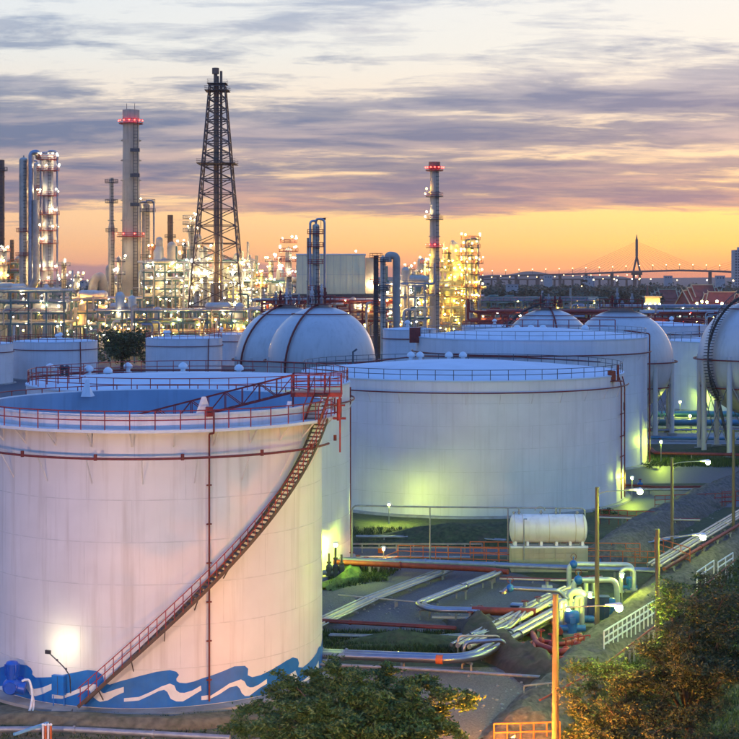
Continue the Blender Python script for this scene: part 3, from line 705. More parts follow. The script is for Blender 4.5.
# ---------------------------------------------------------------- the refinery behind the tanks
LAMPS = {'w': 'lamp_white', 'a': 'lamp_warm', 'y': 'lamp_yellow', 'r': 'lamp_red', 'o': 'lamp_orange'}
def flood(t, p, k='w', r=.5):
    bulb(t, p, LAMPS[k], round(r*.48, 2))
def scatter_lamps(t, x0, x1, y0, y1, z0, z1, n, mix='w', r=(.3, .55)):
    for i in range(int(n*1.3)):
        flood(t, (R_.uniform(x0, x1), R_.uniform(y0, y1), R_.uniform(z0, z1)), R_.choice(mix), round(R_.choice([r[0], r[1], (r[0]+r[1])/2]), 2))
def column(u, vtop, wpx, Y, label, m='silver_vessel', plats=(), lamps='', lampn=2, railm='dark_red', vbase=None, pipe=0, head=True, cat='distillation column', name='distillation_column', vknee=None, wtop=None, lr=(.35, .55), pw=.9, ladder=True):
    s = Y/FPX; x = (u-U0)*s; zt = H0-(vtop-V0)*s; r = wpx/2*s; z0 = 0 if vbase is None else H0-(vbase-V0)*s
    t = thing(name, (x, Y, 0), label, cat)
    rt = r if wtop is None else wtop/2*s
    if vknee is not None:
        zk = H0-(vknee-V0)*s
        MB().cyl((x, Y, z0), (x, Y, zk), r, n=20).cyl((x, Y, zk), (x, Y, zk+2), r, rt, 20, False).cyl((x, Y, zk+2), (x, Y, zt), rt, n=20).build('shell', m, t)
    else: MB().cyl((x, Y, z0), (x, Y, zt), r, rt, 20).build('shell', m, t)
    if head:
        MB().sphere((x, Y, zt), rt, 14, 8, .6).cyl((x, Y, zt), (x, Y, zt+rt*1.0), .25, n=8).build('dome_head', m, t)
    b = MB()
    k = 0; z = max(z0, 0)+4
    while z < zt-2: b.lathe([(r+.02, -.12), (r+.16, -.12), (r+.16, .12), (r+.02, .12)], (x, Y, z), 20, smooth=False); z += 6.5
    if b.v: b.build('stiffening_rings', m, t, kind='stuff')
    if ladder:
        b = MB(); lx = x+r*.5; ly = Y-r*.9-.3
        for ex in (-.25, .25): b.cyl((lx+ex, ly, max(0, z0)), (lx+ex, ly, zt), .05, n=4, caps=False)
        z = 10
        while z < zt: b.beam((lx-.5, ly-.1, z), (lx+.5, ly-.1, z), .12); z += 1.1
        b.build('ladder', 'dark_steel', t)
    for pv in plats:
        z = H0-(pv-V0)*s; pr = r+pw+R_.uniform(0, .5)
        a = R_.uniform(-.4, .4)
        MB().lathe([(r, 0), (pr, 0), (pr, .16), (r, .16)], (x, Y, z), 18, smooth=False).build('platform', 'dark_steel' if railm != 'dark_red' else 'red_paint', t)
        b = MB()
        for kk in (.6, 1.15): b.path(circle((x, Y), pr, z+kk, 18), .06, 4, closed=True)
        for i in range(9):
            a = 2*PI*i/9; b.cyl((x+pr*math.cos(a), Y+pr*math.sin(a), z), (x+pr*math.cos(a), Y+pr*math.sin(a), z+1.15), .05, n=4, caps=False)
        b.build('platform_railing', 'red_paint' if railm == 'dark_red' else railm, t)
        for i in range(lampn if lamps else 0):
            a = R_.uniform(PI, 2*PI) if R_.random() < .8 else R_.uniform(0, PI)
            flood(t, (x+pr*math.cos(a), Y+pr*math.sin(a), z+1.3+R_.uniform(0, .8)), R_.choice(lamps), R_.choice(lr))
    for i in range(pipe):
        dx = (r+.55+i*.8)*(-1 if i % 2 == 0 else 1)
        MB().path(rnd([(x+dx, Y-.6, max(z0, 6)), (x+dx, Y-.6, zt+1.2+i*.5), (x, Y, zt+1.4+i*.5), (x, Y, zt)], 1.2, 4), .32, 8).build('overhead_pipe', 'bright_pipe', t)
    return t
def rack(name, u0, u1, vtop, vbot, Y, dep, label, cat='pipe rack', m='teal_steel', nb=6, nlev=4, npipe=4, lamps='w', nl=14, pipes=('bright_pipe', 'silver_vessel', 'cream_vessel', 'teal_steel', 'duct_tan'), vessels=3, rail=None, zb=0, group=None, lr=(.28, .5), pm=.28):
    s = Y/FPX; x0, x1 = (u0-U0)*s, (u1-U0)*s; zt = H0-(vtop-V0)*s; z0 = max(0, H0-(vbot-V0)*s)
    t = thing(name, ((x0+x1)/2, Y+dep/2, 0), label, cat, group)
    for i in range(nb+1):
        x = x0+(x1-x0)*i/nb
        for y in (Y, Y+dep): MB().beam((x, y, 0), (x, y, zt), .45, .45).build('post', m, t)
    for j in range(1, nlev+1):
        z = z0+(zt-z0)*j/nlev
        for y in (Y, Y+dep): MB().beam((x0-.5, y, z), (x1+.5, y, z), .32, .42).build('beam', m, t)
        b = MB()
        for i in range(nb+1):
            x = x0+(x1-x0)*i/nb; b.beam((x, Y+.2, z-.02), (x, Y+dep-.2, z-.02), .28, .36)
        b.build('cross_beams', m, t, kind='stuff')
        if R_.random() < .6:
            b = MB(); 
            for i in range(nb):
                if R_.random() < .35:
                    xa, xb = x0+(x1-x0)*i/nb, x0+(x1-x0)*(i+1)/nb; zz = z-(zt-z0)/nlev
                    b.beam((xa, Y+.05, max(.3, zz)), (xb, Y+.05, z-.3), .18)
            if b.v: b.build('bracing', m, t, kind='stuff')
        for k in range(int(npipe*1.6)):
            r_ = R_.choice([.18, .26, .34, .5])*pm/.28; y = Y+.8+(dep-1.6)*(k+.5)/int(npipe*1.6)
            pts = [(x0-R_.uniform(-2, 4), y, z+.25+r_), (x1+R_.uniform(-4, 3), y, z+.25+r_)]
            if R_.random() < .5:
                e = R_.choice([0, 1]); q_ = pts[e]; zz = z+R_.choice([-1, 1])*R_.uniform(3, 7)
                n_ = (q_[0], q_[1], max(.5, zz)); pts = [n_]+pts if e == 0 else pts+[n_]
            MB().path(rnd(pts, .9, 3), r_, 7).build('pipe', R_.choice(pipes), t)
        if rail or R_.random() < .5:
            b = MB()
            for kk in (.55, 1.1): b.beam((x0, Y-.3, z+.3+kk), (x1, Y-.3, z+.3+kk), .09)
            n_ = max(3, int((x1-x0)/2.2))
            for i in range(n_+1): b.beam((x0+(x1-x0)*i/n_, Y-.3, z+.2), (x0+(x1-x0)*i/n_, Y-.3, z+1.4), .08)
            b.build('walkway_railing', rail or R_.choice(['red_paint', 'grey_steel', 'teal_steel']), t)
    for k in range(int(nb*3)):
        x = R_.uniform(x0, x1); y = R_.choice([Y-.6, Y+dep*.5, Y+dep+.6]); za = R_.uniform(.5, zt*.6); zb_ = R_.uniform(za+3, zt+R_.uniform(0, 3))
        MB().path(rnd([(x, y, za), (x, y, zb_), (x+R_.uniform(-4, 4), y, zb_)], .8, 3), R_.choice([.16, .24, .36]), 7).build('riser', R_.choice(pipes), t)
    for k in range(vessels*2):
        z = z0+(zt-z0)*R_.randint(1, nlev)/nlev+1.6; x = R_.uniform(x0+3, max(x0+4, x1-5)); r_ = R_.uniform(.8, 1.5); ln = R_.uniform(3, 6)
        if R_.random() < .6: MB().cyl((x, Y+dep*.4, z), (x+ln, Y+dep*.4, z), r_, n=14).sphere((x, Y+dep*.4, z), r_, 12, 6).sphere((x+ln, Y+dep*.4, z), r_, 12, 6).build('drum', R_.choice(['silver_vessel', 'cream_vessel']), t)
        else: MB().cyl((x, Y+dep*.3, z-1), (x, Y+dep*.3, z+ln), r_, n=14).sphere((x, Y+dep*.3, z+ln), r_, 12, 6).build('vertical_drum', R_.choice(['silver_vessel', 'cream_vessel']), t)
    scatter_lamps(t, x0, x1, Y-1.2, Y+dep*.5, z0+1, zt+.8, nl, lamps, lr)
    return t

# left edge group
column(0, 160, 9, 500, 'rust brown steel stack cut by the left edge', 'brown_stack', name='steel_stack', cat='smoke stack', plats=(171,), head=False, railm='dark_steel')
column(23.7, 160, 9, 500, 'plain grey column between the brown stack and the brightly lit tower', 'silver_vessel', plats=(232, 256), railm='dark_red', head=True, pw=.6)
column(37, 165, 8.5, 515, 'grey column with a looping top pipe just left of the lit tower', 'silver_vessel', plats=(190, 215), pipe=1)
column(48, 157, 10.5, 500, 'tall tower ringed by red platforms with dazzling white lamps', 'cream_vessel', plats=(160, 171, 196, 215, 231, 244, 271, 284), lamps='w', lampn=5, pw=1.5, lr=(.32, .5), pipe=2)
MB().path(rnd([P(31, 300, 498), P(31, 153, 498), P(38, 152, 498), P(38, 158, 500)], 2.2, 6), .85, 10).build('bypass_pipe', 'bright_pipe', label='tall silver pipe looping over beside the lit tower', cat='pipe')
MB().path(rnd([P(-20, 289, 496), P(30, 290, 496), P(36, 280, 496), P(36, 200, 497)], 2.2, 6), 1.0, 10).build('elbow_duct', 'duct_tan', label='thick tan pipe turning up beside the leftmost columns', cat='pipe')
rack('pipe_rack', -60, 64, 292, 335, 470, 10, 'teal steel pipe rack at the left edge above the small tanks', nb=7, nlev=4, npipe=4, lamps='wwa', nl=34)
rack('process_structure', -60, 32, 264, 290, 505, 12, 'yellow lit equipment deck at the left edge', 'process structure', nb=4, nlev=3, npipe=3, lamps='ya', nl=26, rail='orange_rail')
t = thing('cone_roof_bin', tuple(P(20, 353, 520)), 'dark conical roof beside the leftmost columns', 'roof')
MB().lathe([(5.5, 24), (4.6, 25.5), (.3, 32)], (P(20, 353, 520).x, 520, 0), 24).build('cone', 'duct_tan', t); MB().cyl((P(20, 353, 520).x, 520, 0), (P(20, 353, 520).x, 520, 24), 5.2, n=20).build('body', 'duct_tan', t)
# slender stack and the big chimney
column(111.5, 178, 6.5, 520, 'slender grey stack left of the tall concrete chimney', 'silver_vessel', plats=(183, 203, 232), railm='dark_steel', name='steel_stack', cat='smoke stack', vknee=228, wtop=4.2, head=False, pw=.7)
ch = column(131, 115, 19.5, 520, 'tall concrete chimney with a red lit band round its top', 'concrete_stack', plats=(), name='chimney', cat='chimney', wtop=16, head=False, ladder=False)
s_ = 520/FPX; cx_ = (131-U0)*s_
for pv, pr in ((124, 3.6), (237, 4.3)):
    z = H0-(pv-V0)*s_
    MB().lathe([(2.4, 0), (pr+.3, 0), (pr+.3, .25), (2.4, .25)], (cx_, 520, z), 24, smooth=False).build('platform', 'red_paint', ch)
    for kk in (.7, 1.3): MB().path(circle((cx_, 520), pr+.3, z+kk, 24), .07, 4, closed=True).build('handrail', 'red_paint', ch)
    for i in range(7 if pv < 200 else 4): a = -PI*(i+.5)/(7 if pv < 200 else 4); flood(ch, (cx_+(pr+.4)*math.cos(a), 520+(pr+.4)*math.sin(a), z+1.0), 'r', .42)
MB().lathe([(2.75, -.2), (2.75, 2.6), (2.5, 2.6), (2.5, -.2)], (cx_, 520, H0-(118-V0)*s_), 24, smooth=False).build('crown', 'concrete_stack', ch)
for ex in (-1.4, 1.2): MB().cyl((cx_+ex, 520, 76), (cx_+ex, 520, 81), .09, n=5).build('lightning_rod', 'dark_steel', ch)
b = MB()
for k in range(58):
    z = 14+k*1.05; b.box((cx_+1.9, 516.9, z), (1.3, .35, .10))
for ex in (1.25, 2.55): b.cyl((cx_+ex, 516.8, 10), (cx_+ex, 516.8, 75), .09, n=4)
b.build('ladder', 'dark_steel', ch)
for pv in (151, 176, 205): MB().box((cx_+1.9, 516.2, H0-(pv-V0)*s_), (3.0, 1.4, 1.1)).build('rest_platform', 'dark_steel', ch)
column(146, 206, 8.2, 535, 'dark column with a cluttered head and one yellow lamp, right of the chimney', 'silver_vessel', plats=(203, 212, 258), lamps='w', lampn=1, railm='dark_steel', pipe=2, pw=1.4, lr=(.35,))
column(170.3, 215, 5.6, 540, 'short rust brown stack standing alone between chimney and derrick', 'brown_stack', name='steel_stack', cat='smoke stack', plats=(238,), railm='dark_steel', head=False, pw=.5)
column(191, 226, 6.5, 515, 'slim column with scaffold head just left of the derrick', 'silver_vessel', plats=(219, 225, 232, 250), lamps='w', lampn=2, railm='grey_steel', pw=1.5, lr=(.3, .4))
# bent duct
dl = thing('bent_duct', (P(95, 353, 505).x, 505, 0), 'thick tan duct bent like an elbow before the chimney', 'duct')
MB().path(rnd([P(90, 322, 505), P(90, 300, 505), P(95, 279, 505), P(101, 276, 505), P(104, 290, 507)], 3, 6), 1.5, 14).build('elbow', 'duct_tan', dl)
MB().path([P(60, 317, 503), P(107, 317, 503)], 1.3, 14).build('horizontal_duct', 'duct_tan', dl)
for u in (64, 84, 104): MB().beam(P(u, 320, 503), P(u, 353, 503), .6).build('support', 'dark_steel', dl)
rack('process_structure', -70, 70, 283, 330, 560, 12, 'farther pipe frame behind the leftmost columns', 'process structure', m='grey_steel', nb=10, nlev=4, npipe=4, lamps='wa', nl=40, vessels=6)
rack('process_structure', 96, 190, 284, 330, 545, 12, 'farther pipe frame behind the concrete chimney', 'process structure', m='grey_steel', nb=8, nlev=4, npipe=4, lamps='wwa', nl=44, vessels=6)
rack('process_structure', 186, 262, 276, 330, 545, 12, 'farther pipe frame behind the derrick', 'process structure', m='grey_steel', nb=7, nlev=5, npipe=4, lamps='ww', nl=50, vessels=6)
rack('process_structure', 395, 470, 284, 330, 520, 12, 'farther yellow lit frame behind the slim chimney', 'process structure', m='beige_wall', nb=7, nlev=4, npipe=4, lamps='ya', nl=40, vessels=6)
column(160, 268, 5, 530, 'short lit drum on the skyline between the chimney and the lone brown stack', 'cream_vessel', plats=(268, 280), lamps='w', lampn=3, railm='grey_steel')
column(180, 258, 4.5, 528, 'short lit column between the lone brown stack and the scaffold headed column', 'cream_vessel', plats=(258, 272), lamps='wa', lampn=3, railm='grey_steel')
column(246, 270, 5, 520, 'short lit column just right of the derrick', 'cream_vessel', plats=(270, 284), lamps='aw', lampn=3, railm='grey_steel')
column(3, 250, 8, 480, 'stout lit vessel at the left edge under the brown stack', 'cream_vessel', plats=(252, 266, 280), lamps='wa', lampn=3, railm='orange_rail')
column(12, 240, 4, 510, 'thin rust brown stack second from the left edge', 'brown_stack', name='steel_stack', cat='smoke stack', plats=(), head=False)
column(64, 262, 5, 505, 'short vessel just right of the lit tower', 'silver_vessel', plats=(266, 280), lamps='w', lampn=2, railm='grey_steel')
column(77, 276, 6, 500, 'squat vessel left of the bent duct', 'cream_vessel', plats=(278, 290), lamps='wa', lampn=3, railm='grey_steel')
column(119, 258, 4.5, 512, 'thin vessel tucked between the slender stack and the chimney', 'silver_vessel', plats=(262, 275), lamps='w', lampn=2, railm='grey_steel')
column(154, 246, 5, 525, 'rust brown vessel just right of the cluttered dark column', 'brown_stack', plats=(250, 262), lamps='a', lampn=2, railm='dark_red')
column(184, 244, 4.5, 520, 'brown vessel just left of the scaffold headed column', 'brown_stack', plats=(246, 258), lamps='wa', lampn=2, railm='grey_steel')
column(253, 268, 5, 515, 'stout vessel between the derrick and the yellow flame lamp', 'silver_vessel', plats=(270, 284), lamps='wa', lampn=3, railm='grey_steel')
column(262, 276, 4, 505, 'low yellow lit drum left of the spheres', 'cream_vessel', plats=(277, 288), lamps='y', lampn=4, railm='orange_rail')
column(280, 258, 4, 515, 'slim lit vessel left of the lamp hung tower', 'silver_vessel', plats=(260, 272), lamps='w', lampn=3, railm='dark_red')
column(402, 276, 4.5, 440, 'lit vessel right of the hooked duct', 'cream_vessel', plats=(277, 288), lamps='wa', lampn=3, railm='grey_steel')
column(410, 268, 4, 470, 'thin lit vessel left of the dark green box', 'cream_vessel', plats=(270, 284), lamps='aw', lampn=3, railm='orange_rail')
column(426, 262, 4, 480, 'yellow vessel touching the left of the slim chimney', 'cream_vessel', plats=(264, 276), lamps='ya', lampn=3, railm='orange_rail')
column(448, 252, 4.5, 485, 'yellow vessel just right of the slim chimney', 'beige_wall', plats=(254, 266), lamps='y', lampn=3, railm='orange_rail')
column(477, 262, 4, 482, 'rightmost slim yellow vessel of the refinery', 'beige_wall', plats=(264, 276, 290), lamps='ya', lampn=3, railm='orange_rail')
# flare derrick
fx, fy = (217.5-U0)*500/FPX, 500.0; s5 = 500/FPX
fl = thing('flare_derrick', (fx, fy, 0), 'tall tapering steel lattice derrick holding the flare pipes', 'flare tower')
zt_, hw0, hw1 = H0-(86-V0)*s5, 9.4, 2.4
def fw(z): return hw0+(hw1-hw0)*z/zt_
lv = [0]; 
while lv[-1] < zt_-2: lv.append(lv[-1]+max(3.4, fw(lv[-1])*.86))
lv[-1] = zt_
cs = ((-1, -1), (1, -1), (1, 1), (-1, 1))
for a, b_ in cs: MB().beam((fx+a*hw0, fy+b_*hw0, 0), (fx+a*hw1, fy+b_*hw1, zt_), .42).build('leg', 'flare_steel', fl)
for z0, z1 in zip(lv, lv[1:]):
    w0, w1 = fw(z0), fw(z1)
    for i in range(4):
        a, b_ = cs[i], cs[(i+1) % 4]; b = MB()
        p0, p1 = Vector((fx+a[0]*w0, fy+a[1]*w0, z0)), Vector((fx+b_[0]*w0, fy+b_[1]*w0, z0))
        q0, q1 = Vector((fx+a[0]*w1, fy+a[1]*w1, z1)), Vector((fx+b_[0]*w1, fy+b_[1]*w1, z1))
        b.beam(q0, q1, .26); b.beam(p0, q1, .24); b.beam(p1, q0, .24); b.beam((p0+p1)/2, (q0+q1)/2, .16) if w0 > 5 else None
        b.build('lattice_panel', 'flare_steel', fl)
for pv, e in ((91, 1.2), (164, 1.6), (84, .6)):
    z = H0-(pv-V0)*s5; w_ = fw(min(z, zt_))+e
    MB().box((fx, fy, z), (2*w_, 2*w_, .2)).build('platform', 'flare_steel', fl)
    b = MB()
    for k in (.6, 1.2): b.path([(fx-w_, fy-w_, z+k), (fx+w_, fy-w_, z+k), (fx+w_, fy+w_, z+k), (fx-w_, fy+w_, z+k)], .06, 4, closed=True)
    b.build('handrail', 'flare_steel', fl)
for ex, rr, vt in ((-.6, .6, 69), (1.15, .4, 71), (.2, .3, 76)): MB().cyl((fx+ex, fy, 0), (fx+ex, fy, H0-(vt-V0)*s5), rr, n=12).build('flare_pipe', 'brown_stack', fl)
MB().cyl((fx-.6, fy, H0-(74-V0)*s5), (fx-.6, fy, H0-(68-V0)*s5), 1.1, n=14).build('flare_tip', 'brown_stack', fl)
# main process blocks
rack('process_structure', 144, 186, 264, 306, 505, 14, 'open teal steel process frame between the chimney and the derrick', 'process structure', nb=4, nlev=5, npipe=4, lamps='wwa', nl=38, vessels=5, rail='grey_steel')
rack('process_structure', 66, 140, 300, 340, 480, 10, 'low pipework jumble round the foot of the chimney', 'process structure', nb=7, nlev=3, npipe=4, lamps='wao', nl=36, vessels=3)
rack('process_structure', 184, 252, 262, 318, 500, 16, 'blindingly lit pipe structure round the foot of the derrick', 'process structure', m='cream_vessel', nb=7, nlev=6, npipe=4, lamps='wwwa', nl=85, vessels=8, rail='grey_steel', lr=(.35, .6))
rack('pipe_rack', 98, 268, 312, 345, 455, 9, 'yellow green lit pipe rack above the round dark tree', nb=14, nlev=3, npipe=4, lamps='yaaw', nl=66, vessels=3, rail='orange_rail')
rack('pipe_rack', 40, 140, 306, 338, 545, 9, 'distant white lit pipework left of the chimney foot', nb=8, nlev=3, npipe=4, lamps='w', nl=34)
for i, (u, vt, wpx) in enumerate(((197, 262, 6), (205, 248, 5), (226, 270, 7), (236, 285, 5), (212, 270, 6))):
    column(u, vt, wpx, 496+i*3, ['pale drum tower at the left foot of the derrick', 'thin lit tower inside the derrick foot, tallest there', 'yellowish lit vessel under the right side of the derrick', 'short vessel at the right foot of the derrick', 'stout vessel in the middle of the derrick foot'][i], 'cream_vessel', plats=(vt+4, vt+16, vt+30), lamps='wwa' if i != 2 else 'y', lampn=3, railm='grey_steel', pw=1.0)
# middle
column(271, 262, 5, 520, 'short lit tower between derrick and left spheres', 'cream_vessel', plats=(262, 272, 285), lamps='wa', lampn=3, railm='grey_steel')
column(288.5, 250, 6.5, 500, 'lamp hung tower immediately left of the large pale box building', 'cream_vessel', plats=(243, 252, 262, 277), lamps='w', lampn=4, railm='dark_red', pw=1.6)
rack('process_structure', 250, 300, 284, 330, 510, 12, 'white lit pipework left of the large pale box', 'process structure', m='grey_steel', nb=5, nlev=4, npipe=3, lamps='wwa', nl=34)
bx = thing('box_building', (P(330, 353, 440).x, 450, 0), 'large windowless pale box building raised on dark steel legs', 'building')
sB = 440/FPX
xa, xb, xc = (296.5-U0)*sB, (365-U0)*sB, (378-U0)*sB*1.0; za, zb_ = H0-(255-V0)*sB, H0-(294-V0)*sB
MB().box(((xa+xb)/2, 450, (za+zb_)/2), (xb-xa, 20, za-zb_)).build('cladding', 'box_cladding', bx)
npn = 11
for i in range(npn+1):
    x = xa+(xb-xa)*i/npn; MB().box((x, 439.96, (za+zb_)/2), (.09, .10, za-zb_-.2)).build('panel_joint', 'box_joint', bx)
MB().box(((xa+xb)/2, 439.96, zb_+(za-zb_)*.5), (xb-xa-.2, .07, .09)).build('panel_joint', 'box_joint', bx)
MB().box(((xa+xb)/2, 450, za+.18), (xb-xa+.4, 20.4, .3)).build('roof_edge', 'white_paint', bx)
MB().box((xb+1.9, 451, (za+zb_)/2-.3), (3.6, 17, za-zb_-.8)).build('side_annex', 'duct_tan', bx)
for k in range(4): flood(bx, (xb+1.2+k*.8, 441.6, zb_+2.2+R_.uniform(0, 1)), 'w', .5)
flood(bx, P(356, 251, 440), 'w', .5)
MB().box(((xa+xb)/2, 450, zb_-.9), (xb-xa+9, 20, 1.5)).build('deck_girder', 'dark_steel', bx)
for i in range(9):
    x = xa-4+(xb-xa+8)*i/8
    for y in (441, 459): MB().beam((x, y, 0), (x, y, zb_-1.6), .6).build('leg', 'dark_steel', bx)
for j in range(3): MB().beam((xa-4, 441, 4+j*4), (xb+4, 441, 4+j*4), .4).build('beam', 'dark_red', bx)
scatter_lamps(bx, xa-3, xb+3, 438, 446, 8, zb_-2, 30, 'waa', (.22, .34))
rack('pipe_rack', 262, 400, 303, 330, 430, 8, 'red and grey pipework below the large pale box', m='dark_red', nb=11, nlev=3, npipe=4, lamps='wa', nl=24, pipes=('dark_red', 'bright_pipe', 'far_roof_red', 'silver_vessel'), rail='red_paint')
column(316, 226, 7.2, 420, 'column with piped head and small flag, before the large pale box', 'silver_vessel', plats=(234, 247, 264, 290), railm='dark_red', pipe=2, pw=1.1, lamps='', head=True)
column(308.5, 238, 3.4, 421, 'thin pipe column hooked to the left side of the flagged column', 'duct_tan', plats=(), head=False, ladder=False, cat='pipe', name='standpipe')
fgp = thing('flag', tuple(P(321, 225, 420)), 'tiny red flag on the flagged column', 'flag')
MB().cyl(P(321, 228, 420), P(321, 217.5, 420), .07, n=5).build('flagpole', 'dark_steel', fgp)
p = P(321.4, 218, 420); MB().add([p, p+Vector((1.2, 0, .1)), p+Vector((1.1, .3, -.55)), p+Vector((0, 0, -.6)), p+Vector((0, .03, 0)), p+Vector((1.2, .03, .1)), p+Vector((1.1, .33, -.55)), p+Vector((0, .03, -.6))], [(0, 1, 2, 3), (7, 6, 5, 4), (0, 4, 5, 1), (3, 2, 6, 7)]).build('cloth', 'dark_red', fgp)
column(376, 256, 5, 405, 'dark reddish column at the right end of the pale box, nearer the box', 'flare_steel', plats=(258, 284, 305), railm='dark_red', pw=.6, head=False)
column(383, 258, 5.5, 400, 'grey column beside the hooked duct, right of the pale box', 'silver_vessel', plats=(262, 290, 312), railm='dark_steel', pw=.7)
MB().path(rnd([P(396.5, 330, 404), P(396.5, 256, 404), P(388, 255, 404), P(388, 262, 404)], 1.6, 8), .95, 12).build('hooked_duct', 'duct_tan', label='tan duct hooked over like a cane right of the pale box', cat='duct')
rack('process_structure', 385, 425, 286, 332, 425, 10, 'white lit pipe frame between the hooked duct and the slim chimney', 'process structure', m='grey_steel', nb=4, nlev=4, npipe=3, lamps='wwa', nl=28)
# slim chimney
c2 = column(434.5, 165, 11, 470, 'slim chimney with red beacon lamps rising from yellow lit pipework', 'concrete_stack', plats=(), name='chimney', cat='chimney', wtop=8.6, head=False, ladder=True)
s4 = 470/FPX; x4 = (434.5-U0)*s4
MB().cyl((x4, 470, H0-(169-V0)*s4), (x4, 470, H0-(162-V0)*s4), 1.7, n=16).build('crown', 'brown_stack', c2)
for pv, k, n_ in ((171, 'r', 7), (197, 'a', 2), (220, 'w', 2), (248, 'r', 5), (268, 'y', 3), (294, 'y', 3)):
    z = H0-(pv-V0)*s4; pr = 2.6
    MB().lathe([(1.2, 0), (pr, 0), (pr, .2), (1.2, .2)], (x4, 470, z), 18, smooth=False).build('platform', 'dark_red' if k == 'r' else 'flare_steel', c2)
    for kk in (.6, 1.15): MB().path(circle((x4, 470), pr, z+kk, 18), .06, 4, closed=True).build('handrail', 'red_paint', c2)
    for i in range(n_): a = -PI*(i+.5)/n_ if k == 'r' else -PI+.5*i; flood(c2, (x4+(pr+.1)*math.cos(a), 470+(pr+.1)*math.sin(a), z+1+(0 if k == 'r' else i*1.4)), k, .42)
# yellow lit block
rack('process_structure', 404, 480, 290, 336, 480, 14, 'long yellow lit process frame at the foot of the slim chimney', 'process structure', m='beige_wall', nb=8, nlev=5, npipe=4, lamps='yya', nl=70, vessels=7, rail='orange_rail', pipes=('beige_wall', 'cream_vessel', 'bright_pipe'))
rack('process_structure', 443, 462, 262, 292, 482, 8, 'yellow lit upper frame right of the slim chimney', 'process structure', m='beige_wall', nb=2, nlev=3, npipe=3, lamps='y', nl=16, vessels=2, pipes=('beige_wall', 'cream_vessel'))
column(470.5, 244, 6, 480, 'yellow lit tower with many platforms at the right end of the refinery', 'cream_vessel', plats=(240, 248, 256, 264, 275, 288, 300), lamps='ya', lampn=4, railm='orange_rail', pw=1.6, pipe=2)
column(462.5, 256, 5, 484, 'yellow lit tower second from the right end of the refinery', 'cream_vessel', plats=(256, 266, 280, 294), lamps='ya', lampn=3, railm='orange_rail', pw=1.2)
column(417, 272, 5, 475, 'short lit drum left of the slim chimney', 'cream_vessel', plats=(272, 283), lamps='aw', lampn=3, railm='grey_steel')
MB().box(P(414, 283, 466), (4.2, 3, 5.0)).build('equipment_box', 'teal_steel', label='dark green box high on the frame left of the slim chimney', cat='equipment box')
# long racks on the right
rack('pipe_rack', 455, 600, 302, 322, 520, 6, 'long low pipe bridge with a yellow lit top, left of the wood', nb=12, nlev=2, npipe=4, lamps='ya', nl=10, vessels=0, m='teal_steel', pm=.4, pipes=('beige_wall', 'teal_steel', 'bright_pipe'), lr=(.2, .3))
rack('pipe_rack', 590, 800, 309, 324, 600, 6, 'long teal pipe bridge in front of the temple roofs', nb=14, nlev=2, npipe=4, lamps='wa', nl=18, vessels=0, m='teal_steel', pm=.4, pipes=('teal_steel', 'bright_pipe'), lr=(.3, .4))
rack('pipe_rack', 480, 620, 314, 332, 440, 7, 'red piped deck behind the rearmost sphere', m='dark_red', nb=10, nlev=2, npipe=4, lamps='wa', nl=10, vessels=0, rail='red_paint', pipes=('dark_red', 'bright_pipe', 'far_roof_red', 'teal_steel'))
rack('pipe_rack', 655, 790, 315, 338, 430, 9, 'red piped deck right of the pinkish sphere', m='dark_red', nb=10, nlev=3, npipe=5, lamps='war', nl=26, vessels=0, rail='red_paint', pipes=('dark_red', 'bright_pipe', 'far_roof_red', 'cream_vessel'), lr=(.2, .3))
column(570.5, 288, 2.2, 700, 'lone thin tan stack against the dark wood', 'duct_tan', name='steel_stack', cat='smoke stack', head=False, ladder=False)
# ---------------------------------------------------------------- bridge, towers, temple roofs, wood, hills
BY = 3000.0; sb = BY/FPX
br = thing('cable_stayed_bridge', (P(636.5, 290, BY).x, BY, 0), 'distant cable stayed bridge with a tall pointed pylon', 'bridge')
dk = [P(u, v, BY) for u, v in ((470, 277.5), (520, 275.5), (560, 274.6), (600, 273.2), (636, 271.6), (680, 270.4), (720, 271.4), (780, 274), (860, 277))]
b = MB()
for p, q_ in zip(dk, dk[1:]): b.beam(p, q_, 26, 3.4)
b.build('deck', 'bridge_concrete', br)
pt = P(636.7, 236, BY); zd = P(636, 272, BY).z; px_ = pt.x
for sgn in (-1, 1):
    MB().beam((px_, BY, pt.z-38), (px_+sgn*6, BY, zd+2), 3.2, 3.2).beam((px_+sgn*6, BY, zd+2), (px_+sgn*4.5, BY, 0), 4, 4).build('pylon_leg', 'bridge_concrete', br)
MB().beam((px_, BY, pt.z-38), (px_, BY, pt.z-6), 4.2, 4.2).build('pylon_mast', 'bridge_concrete', br)
MB().cyl((px_, BY, pt.z-6), (px_, BY, pt.z+3), 1.8, .3, 6).build('pylon_spire', 'bridge_concrete', br)
MB().beam((px_-10, BY, zd-3), (px_+10, BY, zd-3), 5).build('cross_beam', 'bridge_concrete', br)
def decz(x):
    for p, q_ in zip(dk, dk[1:]):
        if p.x <= x <= q_.x: return p.z+(q_.z-p.z)*(x-p.x)/(q_.x-p.x)
    return dk[0].z
for sgn in (-1, 1):
    for i in range(12):
        x = px_+sgn*(16+i*10.5); MB().cyl((px_, BY, pt.z-8-(12-i)*2.6), (x, BY, decz(x)+1.5), .17, n=4, caps=False).build('cable', 'bridge_concrete', br)
p2 = px_+310
for i in range(13): x = p2-(30+i*13); MB().cyl((p2, BY, pt.z-8-(12-i)*2.6), (x, BY, decz(x)+1.5), .17, n=4, caps=False).build('cable', 'bridge_concrete', br)
for sgn in (-1, 1): MB().beam((p2, BY, pt.z-38), (p2+sgn*11, BY, zd+2), 4.5).beam((p2+sgn*11, BY, zd+2), (p2+sgn*8, BY, 0), 5.5).build('pylon_leg', 'bridge_concrete', br)
